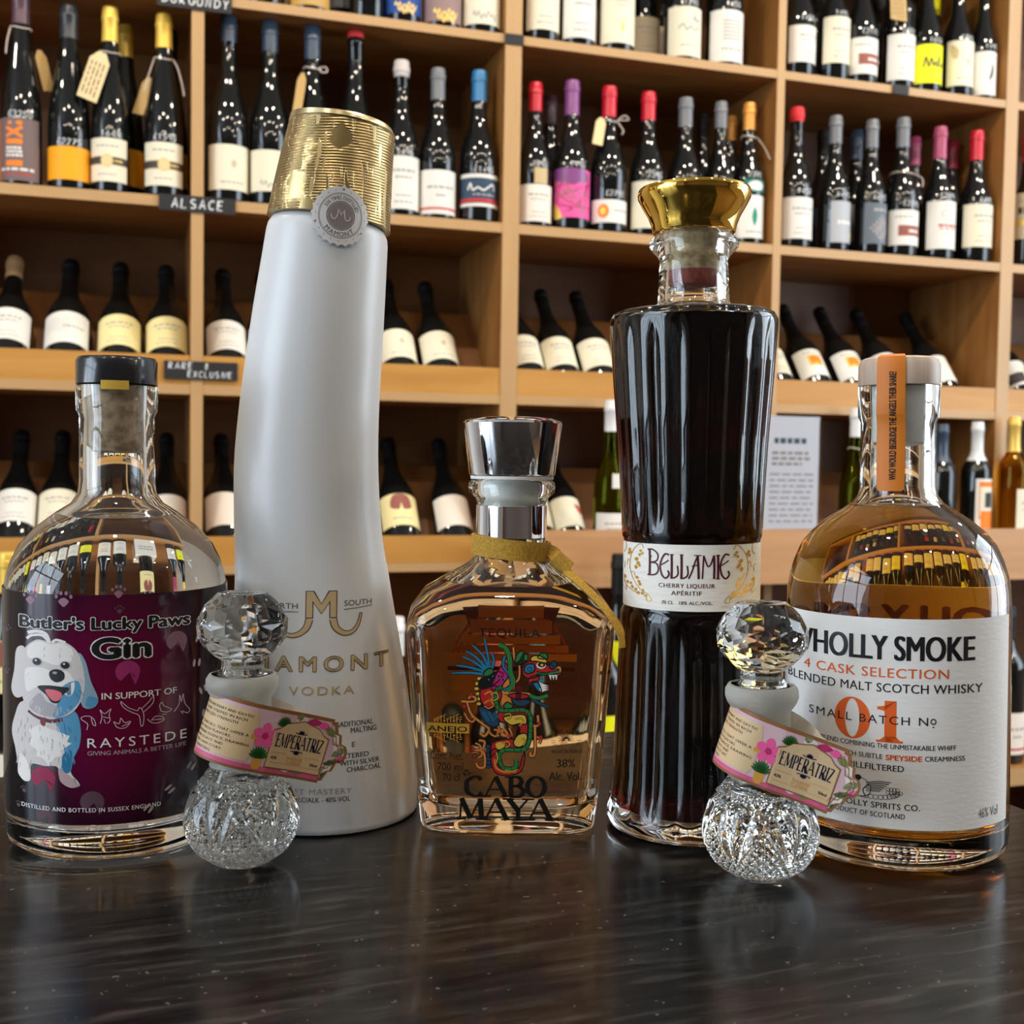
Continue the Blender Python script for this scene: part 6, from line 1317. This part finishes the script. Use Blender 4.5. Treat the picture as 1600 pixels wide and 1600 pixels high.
for fl in (0, 1):
    mx_ = (lambda X: 1635-X) if fl else (lambda X: X)
    c_ = lambda pts, w=1.1: A.curve([Bq(mx_(X), Y) for X, Y in pts], w, bg, 2, 5)
    c_([(410, 190), (395, 150), (350, 165), (300, 240), (280, 330), (285, 420), (320, 510), (380, 590), (460, 640), (490, 690), (450, 700), (440, 665)])
    c_([(215, 250), (240, 200), (230, 140), (205, 140)], 1.0); c_([(250, 370), (260, 310), (280, 340), (275, 400)], 1.0); c_([(205, 340), (225, 360), (220, 410)], 1.0); c_([(330, 470), (320, 430), (285, 440)], 1.0); c_([(215, 470), (230, 560), (300, 610), (370, 640)], 1.4); c_([(205, 590), (240, 620), (240, 580)], 1.0)
    for X, Y, s_ in ((385, 215, 2.4), (400, 240, 2.4), (375, 255, 2.4), (345, 300, 3.4), (360, 340, 3.2), (340, 380, 3.2), (375, 360, 2.4), (275, 215, 2.8), (270, 250, 2.8), (285, 235, 2.4), (230, 490, 2.6), (255, 540, 2.8), (290, 545, 2.4), (305, 580, 2.8), (340, 600, 2.8), (350, 480, 2.8), (370, 520, 2.8), (380, 545, 2.4), (365, 630, 2.8), (405, 630, 2.8), (410, 600, 2.2), (435, 650, 2.4)):
        A.ell(*Bq(mx_(X), Y), s_, s_*.85, bg, 3, 9, (X % 7)*.4)
A.into(mb, cyl_map(.03, 0, .00003, .00026), .0016, Lay(1077, 105.5, .0301, 141.4, .2703).warp())
mb.build('paper_label', bel, -50)

# ------------------------------------------------------------------ whisky bottle
g = spot(.1667, .4901, -1.0)
whi = empty('whisky_bottle', g['loc'], g['rot'], "round bottle of pale gold whisky with a white label, far right on the counter", 'bottle')
WO = [(1, 2.2), (29, 2.0), (36, 0), (41.5, .9), (45, 4), (45.8, 8.5), (45.8, 102), (45.3, 110), (44.2, 116.5), (42.4, 122), (39.4, 128.8), (35.2, 134), (29.6, 138.8), (23, 143), (18.6, 146), (16.4, 149), (15.6, 153), (15.4, 180.2), (16.6, 182.6), (16.7, 195.2)]
WI = [(11.2, 195.2), (11.2, 153), (12.4, 147), (16.5, 142.6), (23, 138.2), (29.8, 132.8), (35, 127), (38.6, 121), (41, 114.5), (42.3, 108), (42.8, 101), (42.8, 19), (41, 15.0), (35, 13), (20, 12.5), (1, 13.5)]
WA, WB = split_level(WI, 143.2)
mb = MB(); mb.lathe(mm_(WO+WA), M['glass'], 72, cap1=False); mb.build('bottle_glass', whi, 50)
mb = MB(); mb.lathe(mm_(WB[::-1]+[(1, 143.2)]), M['whisky'], 72); mb.build('whisky_liquid', whi, 50)
mb = MB(); mb.lathe(mm_([(10.6, 172), (11.05, 174), (11.1, 195)]), M['cork_pale'], 36); mb.build('cork', whi)
mb = MB(); mb.lathe(mm_([(14, 195.4), (16.6, 195.5), (16.7, 196), (16.7, 204), (15.8, 206.4), (14, 207.2), (1, 207.4)]), M['woodcap'], 48); mb.build('wooden_stopper', whi, 45)
# orange paper strip over the stopper
strip = mat('orange_paper', (0.60, 0.17, 0.008), .55)
def strad(z):
    z *= 1000
    return (15.65 if z < 179 else 15.65+(z-179)/4.5*1.2 if z < 183.5 else 16.85)/1000
mb = MB(); zz = [.1512, .1522, .160, .170, .1785, .1805, .1825, .1835, .190, .200, .2040]; c0, hwid = R_(-11), .0058
rr_ = []
for i, z in enumerate(zz):
    h_ = hwid-(.0012 if i == 0 else .0002 if i == 1 else 0); q = strad(z); rr_.append([((q+d)*math.sin(c0+a/q), -(q+d)*math.cos(c0+a/q), z) for d, sg in ((.0001, 1), (.0003, -1)) for a in [sg*(-h_+2*h_*k/8) for k in range(9)]])
for (q, z) in ((.0162, .2066), (.0142, .2076), (.006, .2078)):
    rr_.append([((q+d*.3)*math.sin(c0+a/.0168), -(q+d*.3)*math.cos(c0+a/.0168), z+d) for d, sg in ((.0001, 1), (.0003, -1)) for a in [sg*(-hwid+2*hwid*k/8) for k in range(9)]])
mb.rings(rr_, strip)
A = Art(); A.text('WHO WOULD BEGRUDGE THE ANGELS THEIR SHARE?', .1558, .2005, -.0022, .0006, BLK, 1, bold=.02)
A2 = Art(); A2.it = [([(-y, x) for x, y in vs], fs, m_, l_) for vs, fs, m_, l_ in A.it]
A2.into(mb, lambda u, v, l: ((strad(v)+.0005)*math.sin(c0+u/strad(v)), -(strad(v)+.0005)*math.cos(c0+u/strad(v)), v))
mb.build('orange_strip', whi, -40)
mb = MB(); sheet(mb, .0458, .0190, .1020, -118, 69.5, M['whitepaper'], 72)
A = Art()
T(A, 'WHOLLY SMOKE', 1247, 1506, 992, 1032, BLK, 2, bold=.026, res=5)
T(A, '4 CASK SELECTION', 1270, 1471, 1044, 1059.5, ORG, 2, bold=.008, spacing=1.08); T(A, 'BLENDED MALT SCOTCH WHISKY', 1243, 1517, 1068, 1082.5, BLK, 2, bold=.008, spacing=1.04)
# big 0 and 1 in fat-face numerals
N0 = [(1342+25*math.cos(2*math.pi*k/36), -(1128+33*math.sin(2*math.pi*k/36))) for k in range(36)]; N1 = [(1342+10*math.cos(2*math.pi*k/36), -(1128+30.5*math.sin(2*math.pi*k/36))) for k in range(36)]
A.it.append((N0+N1, [(k, (k+1) % 36, 36+(k+1) % 36, 36+k) for k in range(36)], ORG, 1))
A.rect(1386, -1160, 1402, -1096, ORG, 1); A.poly([(1376, -1106), (1386, -1104), (1402, -1095.5), (1386, -1112), (1376, -1110)], ORG, 1); A.rect(1375, -1161.5, 1411, -1158, ORG, 1); A.poly([(1380, -1158), (1386, -1152), (1402, -1152), (1407, -1158)], ORG, 1)
T(A, 'SMALL BATCH N', 1279, 1444, 1119, 1132.5, BLK, 3, spacing=1.2); A.ring(1451, -1126, 2.6, 4.0, BLK, 3, 16, 1.2); A.ell(1451, -1134.5, 1.2, 1.2, BLK, 3, 8)
T(A, 'ALL-MALT BLEND COMBINING THE UNMISTAKABLE WHIFF', 1256, 1482, 1163, 1171, BLK, 2, bold=.012); T(A, 'SS WITH SUBTLE', 1311, 1384, 1180, 1188, BLK, 2, bold=.008); T(A, 'SPEYSIDE', 1388, 1437, 1180, 1188.5, ORG, 2, bold=.035); T(A, 'CREAMINESS', 1440.5, 1494, 1180, 1188, BLK, 2, bold=.012)
T(A, 'NON-CHILLFILTERED', 1291, 1413, 1196, 1206, BLK, 2, bold=.014)
# small engraving: winged figure asleep on a cloud
for k in range(15):
    a = R_(180+12*k); A.ring(1372+33*math.cos(a), -1240+9*math.sin(a), 3.2, 4.0, BLK, 2, 12)
for k in range(9): A.ring(1392+(k % 5)*4.2, -1240+(k//5)*5, 2.4, 3.1, BLK, 2, 10)
A.blob([(1345, -1224), (1358, -1222), (1368, -1232), (1366, -1246), (1352, -1250), (1344, -1238)], WHT, 3); A.curve([(1345, -1224), (1358, -1222), (1368, -1232), (1366, -1246), (1352, -1250), (1344, -1238)], 1.0, BLK, 4, 5, True)
for k in range(6): A.curve([(1362, -1228-k*2.6), (1378, -1224-k*3), (1396-k*3, -1224-k*3.2)], 1.2, BLK, 4)
A.curve([(1338, -1222), (1344, -1230), (1352, -1226), (1350, -1240)], 2.0, BLK, 4); A.curve([(1366, -1230), (1358, -1240), (1362, -1250)], 1.6, BLK, 4); A.blob([(1346, -1219), (1353, -1217), (1356, -1222), (1350, -1226)], BLK, 4)
T(A, 'WHOLLY SPIRITS CO.', 1312, 1435, 1256, 1266, BLK, 2, bold=.014, spacing=1.08); T(A, 'PRODUCT OF SCOTLAND', 1309, 1415, 1271.5, 1280, BLK, 2, bold=.012, spacing=1.08)
T(A, '46% Vol', 1514, 1541, 1266, 1282, ink('grey_ink', (.12, .13, .14)), 2)
LW = Lay(1399, 167, .0461, 144.2, .2519)
A.into(mb, cyl_map(.0458, 0, .00003, .00036), .0016, LW.warp())
mb.build('front_label', whi, -50)
mb = MB(); sheet(mb, .0458, .0190, .1040, 116, 244, M['whitepaper'], 40)
A = Art(); A.text('WHOLLY SMOKE', -.038, .038, .0885, .0985, ink('back_ink', (.25, .10, .04)), 1, bold=.03)
A.into(mb, lambda u, v, l: (-.04583*math.sin(u/.0458), .04583*math.cos(u/.0458), v), .0016)
mb.build('back_label', whi, -50)

# ------------------------------------------------------------------ two miniature cut-glass bottles with paper flags
def crystal_bulb(name, parent):
    mb = MB(); NS, NZ = 288, 96; ctrl = [(0, 0), (9.5, 0), (12.2, .8), (15.5, 3.2), (18.6, 6.6), (20.9, 10.6), (22.1, 15.2), (22.1, 19.6), (21.2, 24), (19.6, 28.4), (17.4, 32.6), (15.2, 36.2), (13.2, 39.4)]
    P = smooth_pts(ctrl[1:], 13); rings = []
    for r, z in P:
        ring = []
        for j in range(NS):
            t = 2*math.pi*j/NS; d = 0.0
            s_ = ((t/(2*math.pi)*6) % 1)-.5                      # six repeats round the bulb
            x = s_*2*math.pi*22/6                                # arc mm
            zz_ = z-8.0
            if z < 35 and z > 2.5:
                fz = zz_; ang = math.atan2(x, max(fz, .01)) if fz > 0 else 9
                rad_ = math.hypot(x, fz)
                if fz > 0 and abs(ang) < .62 and rad_ < 24.5:     # fan of flutes
                    d = 1.3*abs(math.cos(ang*5.2)) * min(1, rad_/5)*min(1, (24.5-rad_)/3)
                else:                                            # hobnail diamonds
                    u, w_ = (x+zz_)/3.7, (x-zz_)/3.7
                    d = 1.15*min(abs(math.sin(u*math.pi)), abs(math.sin(w_*math.pi)))
                    e = abs(abs(x)-.75*abs(fz)) if fz > 0 else 9
                    if e < .8: d = 0
                d *= min(1, (z-2.5)/3, (35-z)/3)
            q = (r-.8+d)/1000
            ring.append((q*math.cos(t-math.pi/2), q*math.sin(t-math.pi/2), z/1000))
        rings.append(ring)
    mb.rings(rings, M['crystal'])
    return mb.build(name, parent, 22)
def crystal_stopper(name, parent):
    mb = MB(); n = 9; lay = [(9.6, 107.6, 0), (14.6, 103.2, .5), (18.0, 96.6, 0), (17.4, 90.4, .5), (13.2, 84.6, 0), (9.0, 81.4, .5)]
    V, F = [(0, 0, .1066)], []
    for r, z, o_ in lay: V += [(r*math.cos(2*math.pi*(k+o_)/n+.15)/1000, r*math.sin(2*math.pi*(k+o_)/n+.15)/1000, z/1000) for k in range(n)]
    for k in range(n): F.append((0, 1+k, 1+(k+1) % n))
    for i in range(len(lay)-1):
        a, b_ = 1+i*n, 1+(i+1)*n; up = lay[i][2] < lay[i+1][2]
        for k in range(n):
            # every triangle is cut into a low pyramid so the facets sparkle like stars
            tris = [(a+k, b_+k, a+(k+1) % n), (a+(k+1) % n, b_+k, b_+(k+1) % n)] if up else [(a+k, b_+k, b_+(k+1) % n), (a+k, b_+(k+1) % n, a+(k+1) % n)]
            for tr in tris:
                c = [sum(V[q][ax] for q in tr)/3*(1.0 if ax == 2 else 1.045) for ax in range(3)]; V.append(tuple(c)); ci = len(V)-1
                F += [(tr[0], tr[1], ci), (tr[1], tr[2], ci), (tr[2], tr[0], ci)]
    base = 1+(len(lay)-1)*n; F.append(tuple(base+k for k in range(n)))
    mb.add(V, F, M['crystal'])
    mb.lathe(mm_([(8.2, 81.2), (8.2, 78), (9.2, 76.4), (12.0, 75.8)]), M['crystal'], 36)
    return mb.build(name, parent, 1)
def mini(cx, cy, tilt, yaw, tz, label, flag_tilt, flag_pitch, swing=0):
    g = spot(cx, cy, tilt, yaw)
    root = empty('miniature_bottle', g['loc'], g['rot'], label, 'bottle', 'miniature cut-glass bottles')
    crystal_bulb('glass_bulb', root); crystal_stopper('faceted_stopper', root)
    mb = MB(); mb.lathe(mm_([(12.8, 39.6), (11.8, 42), (11.2, 55), (11.2, 65.5), (13.3, 68.6), (14.2, 71), (14.1, 73.6), (13.0, 75.4), (9, 75.7)]), M['frost'], 48, lambda t, z, r: 1+(.008*math.cos(16*t) if z < .066 else 0)); mb.build('frosted_neck', root, 40)
    # paper flag: loop round the neck, both ends glued into a shield-shaped tab
    r = 15.4
    front = [(-r, 0.0)]+[(-r*math.cos(R_(b_)), -r*math.sin(R_(b_))) for b_ in range(6, 112, 6)]+[(12, -12.8), (18, -10.0), (25, -7.2), (32, -5.4), (37, -4.4), (42.4, -3.7)]
    back = [(-r, 0.0)]+[(-r*math.cos(R_(b_)), r*math.sin(R_(b_))) for b_ in range(6, 118, 6)]+[(12, 9.5), (18, 3.0), (22, -3.5), (25.5, -6.4), (32, -5.0), (37, -4.0), (42.4, -3.3)]
    def length(P):
        S = [0]
        for (ax, ay), (bx, by) in zip(P, P[1:]): S.append(S[-1]+math.hypot(bx-ax, by-ay))
        return S
    SF, SB = length(front), length(back)
    ct_, st_ = math.cos(R_(flag_tilt)), math.sin(R_(flag_tilt)); cp_, sp_ = math.cos(R_(flag_pitch)), math.sin(R_(flag_pitch)); cw_, sw_ = math.cos(R_(swing)), math.sin(R_(swing))
    def place(x, y, z):                                       # tilt the whole tag
        z -= 13.0
        x, z = x*ct_+z*st_, -x*st_+z*ct_
        y, z = y*cp_-z*sp_, y*sp_+z*cp_
        return Vector(((x*cw_-y*sw_)/1000, (x*sw_+y*cw_)/1000, (z+13.0+tz)/1000))
    def along(P, S, u):
        u = max(0, min(S[-1], u))
        for i in range(len(S)-1):
            if u <= S[i+1]+1e-9:
                k = (u-S[i])/(S[i+1]-S[i]); (ax, ay), (bx, by) = P[i], P[i+1]
                d = math.hypot(bx-ax, by-ay); return ax+(bx-ax)*k, ay+(by-ay)*k, (by-ay)/d, -(bx-ax)/d
    def fmap(P, S, sign=1):
        def fn(u, v, l):
            x, y, nx, ny = along(P, S, u); o_ = (.12+l*.035)*sign
            return place(x+nx*o_, y+ny*o_, v)
        return fn
    H_ = 26.0; Ltot = SF[-1]
    endprof = lambda s_: Ltot if s_ is None else s_
    # outline of the tab's right end: shield with concave steps
    def right(v):                                             # v from 0 (bottom) to 1 (top)
        q = abs(v-.5)*2
        if q < .30: d = 3.0*(1-math.sqrt(max(0, 1-(q/.32)**2)))
        elif q < .60: d = 3.2+1.0*(q-.30)/.30
        elif q < .92: d = 5.6+1.6*(q-.60)/.32
        else: d = 8.6
        return Ltot-d
    brownm, floral, rose_, beigep = ink('tag_brown', (.24, .10, .035)), ink('tag_floral', (.56, .38, .42)), ink('tag_rose', (.55, .10, .20)), ink('tag_beige', (.58, .42, .24))
    grn, dgrn, pinkf, mag, ivory, pine = ink('tag_green', (.16, .22, .06)), ink('tag_darkgreen', (.02, .10, .02)), ink('tag_pink', (.72, .09, .28)), ink('tag_magenta', (.40, .02, .12)), ink('tag_ivory', (.66, .60, .54)), ink('tag_pineapple', (.55, .27, .04))
    pap = mat('tag_paper_back', (.70, .62, .50), .6)
    mb = MB(); vs_ = [k/60 for k in range(61)]
    nU = 64; rows = []
    for iu in range(nU+1): rows.append([fmap(front, SF)(min(right(v), Ltot*iu/nU) if iu < nU else right(v), v*H_, 0) for v in vs_])
    for iu in range(nU, -1, -1): rows.append([fmap(front, SF)(min(right(v), Ltot*iu/nU) if iu < nU else right(v), v*H_, -5) for v in vs_])
    n_ = len(vs_); mb.add([p for row in rows for p in row], [(i*n_+j, (i+1)*n_+j, (i+1)*n_+j+1, i*n_+j+1) for i in range(len(rows)-1) for j in range(n_-1)], brownm)
    rows = []
    for dd in (0, 5):
        for iu in range(41): u_ = SB[-1]*iu/40; rows.append([fmap(back, SB, -1)(min(u_, SB[-1]-8.5), v*H_, dd) for v in (0, .5, 1)])
    mb.add([p for row in rows for p in row], [(i*3+j, (i+1)*3+j, (i+1)*3+j+1, i*3+j+1) for i in range(40) for j in range(2)]+[(123+i*3+j, 123+(i+1)*3+j, 123+(i+1)*3+j+1, 123+i*3+j+1) for i in range(40) for j in range(2)], pap)
    A = Art()
    E0 = Ltot
    A.poly([(0, 1.4)]+[(right(v)-1.0, 1.4+v*23.2) for v in [k/60 for k in range(61)]]+[(0, 24.4)], floral, 1)
    A.rect(0, 1.0, E0-9, 2.8, rose_, 2)
    px = lambda X: SF[-1]-(554-X)/4.02                       # flat part: layout units back from the tip
    def leaf(u, v, du, dv, m, l=3, w=1.1):
        n = math.hypot(du, dv); sx, sy = -dv/n*w, du/n*w
        P = smooth_pts([(u, v), (u+du*.5+sx, v+dv*.5+sy), (u+du, v+dv), (u+du*.5-sx, v+dv*.5-sy)], 4, True)
        A.poly([(min(a, right(max(0, min(1, b/H_)))-1.1), max(.9, min(25.1, b))) for a, b in P], m, l)
    def pineapple(u, v, s_):
        A.blob([(u-1.6*s_, v), (u, v+.6*s_), (u+1.6*s_, v), (u+1.4*s_, v-3*s_), (u, v-3.8*s_), (u-1.4*s_, v-3*s_)], pine, 4)
        for a in range(20, 165, 16): leaf(u, v, 3.6*s_*math.cos(R_(a)), 4.4*s_*math.sin(R_(a)), dgrn if a % 32 else grn, 5, .55*s_)
    u0 = px(407)
    pineapple(u0+.5, 5.6, 1.15); pineapple(px(437), 19.4, .95)
    for k in range(5): a = R_(72*k+20); A.blob([(u0+1, 14.6), (u0+1+3.6*math.cos(a-.5), 14.6+3.9*math.sin(a-.5)), (u0+1+5*math.cos(a), 14.6+5.2*math.sin(a)), (u0+1+3.6*math.cos(a+.5), 14.6+3.9*math.sin(a+.5))], pinkf, 6)
    A.ell(u0+1, 14.6, 1.3, 1.3, mag, 7, 12); leaf(u0-4.5, 13, 5, 2.4, pine, 5, 1.6)
    for a_, b_, c_, d_, m_ in ((px(455), 22.6, 5, 1.2, ivory), (px(475), 22.8, 6, .6, mag), (px(492), 23, 6, -.8, pinkf), (px(508), 21.5, 5, -1.6, grn), (px(524), 20, 4, -3, ivory), (px(528), 16, 5, -4, ivory), (px(530), 11.5, 5, 4, grn), (px(520), 8, 9, 2.2, dgrn), (px(521), 4.6, 5, 3.6, ivory), (px(520), 3.2, 4.5, .8, dgrn), (px(450), 3.4, 5, .2, ivory), (px(470), 3.0, 5, .4, grn), (px(490), 2.6, 5, .6, pinkf), (px(541), 9, 2.4, 3.6, pinkf), (px(455), 24, 3, .2, grn)):
        leaf(a_, b_, c_, d_, m_, 3, 1.5)
    # text panel
    x1_ = px(396); A.poly([(0, 3.6), (x1_-1.2, 3.6), (x1_, 6), (x1_, 19.5), (x1_-1.2, 23), (0, 23)], beigep, 4)
    for k, s_ in enumerate(('EXTRAORDINARY AND EXOTIC', 'A LAND STEEPED IN RICH', 'SYMBOLIZES STRENGTH', '', 'BOTANICALS, THAT OFFER A', 'AND FRESH FLAVORS.', 'FEMININE ESSENCE, DRAWING', 'THEIR LEGACY AND', 'THEIR OWN STORY.', 'CELEBRATING.')):
        if s_: A.text(s_, 1.0, 1.0+min(1, len(s_)/25)*(x1_-2.4), 21.0-k*1.86-.6, 21.0-k*1.86+.5, BLK, 5, bold=.02, res=1)
    # name panel
    a_, b_ = px(424), px(517)
    for d, m_, l_ in ((.5, brownm, 5), (0, beigep, 6)):
        A.poly([(a_-d, 3.2-d), (b_+d, 3.2-d), (b_+d, 17.4+d), (b_-2.2, 18.4+d), (b_-4.5, 20.6+d), ((a_+b_)/2+3, 21.6+d), ((a_+b_)/2, 22.6+d), ((a_+b_)/2-3, 21.6+d), (a_+4.5, 20.6+d), (a_+2.2, 18.4+d), (a_-d, 17.4+d)], m_, l_)
    mid = (a_+b_)/2; navy = ink('tag_navy', (.006, .010, .035))
    serif_text(A, 'EMPERATRIZ', a_+1.6, b_-1.5, 11.6, 16.8, navy, 8, thick=.20, thin=.075, gap=.12, sv=.03)
    for sg, yv in ((1, 17.7), (-1, 10.6)):
        for a in (30, 60, 90, 120, 150): leaf(mid, yv, 1.6*math.cos(R_(a)), sg*1.5*math.sin(R_(a)), navy, 8, .35)
        A.stroke([(mid-2.6, yv+.2*sg), (mid-1.2, yv-.1*sg), (mid+1.2, yv-.1*sg), (mid+2.6, yv+.2*sg)], .35, navy, 8)
    A.text('botanical', mid-3.3, mid+3.3, 7.0, 8.8, pine, 8); A.text('CLASSIVAL', mid-3.4, mid+3.4, 5.0, 6.8, pine, 8)
    A.text('42%', a_+1.2, a_+4.0, 6.6, 7.7, BLK, 8, bold=.03); A.text('50ml', b_-4.6, b_-1.4, 6.0, 7.1, BLK, 8, bold=.03)
    for yv in (9.2, 5.2): A.stroke([(a_+1.2, yv), (mid-3.9, yv)], .16, pine, 8); A.stroke([(mid+3.9, yv-.3), (b_-1.2, yv-.3)], .16, pine, 8)
    for q_ in (2.2, 3.6):
        A.stroke([(right(v)-q_, 1.8+v*22.4) for v in [k/60 for k in range(3, 58)]], .28, brownm, 6)
    A.into(mb, fmap(front, SF), .8)
    mb.build('paper_flag', root, 0)
    return root
mini(-.1054, .4525, -.2, 0, 40.6, "miniature cut-glass bottle with a floral paper flag, in front of the frosted vodka bottle", 16.5, -3)
mini(.0999, .4468, -.9, 4, 39.6, "miniature cut-glass bottle with a floral paper flag, between the cherry and whisky bottles", 16.5, -6, -26)
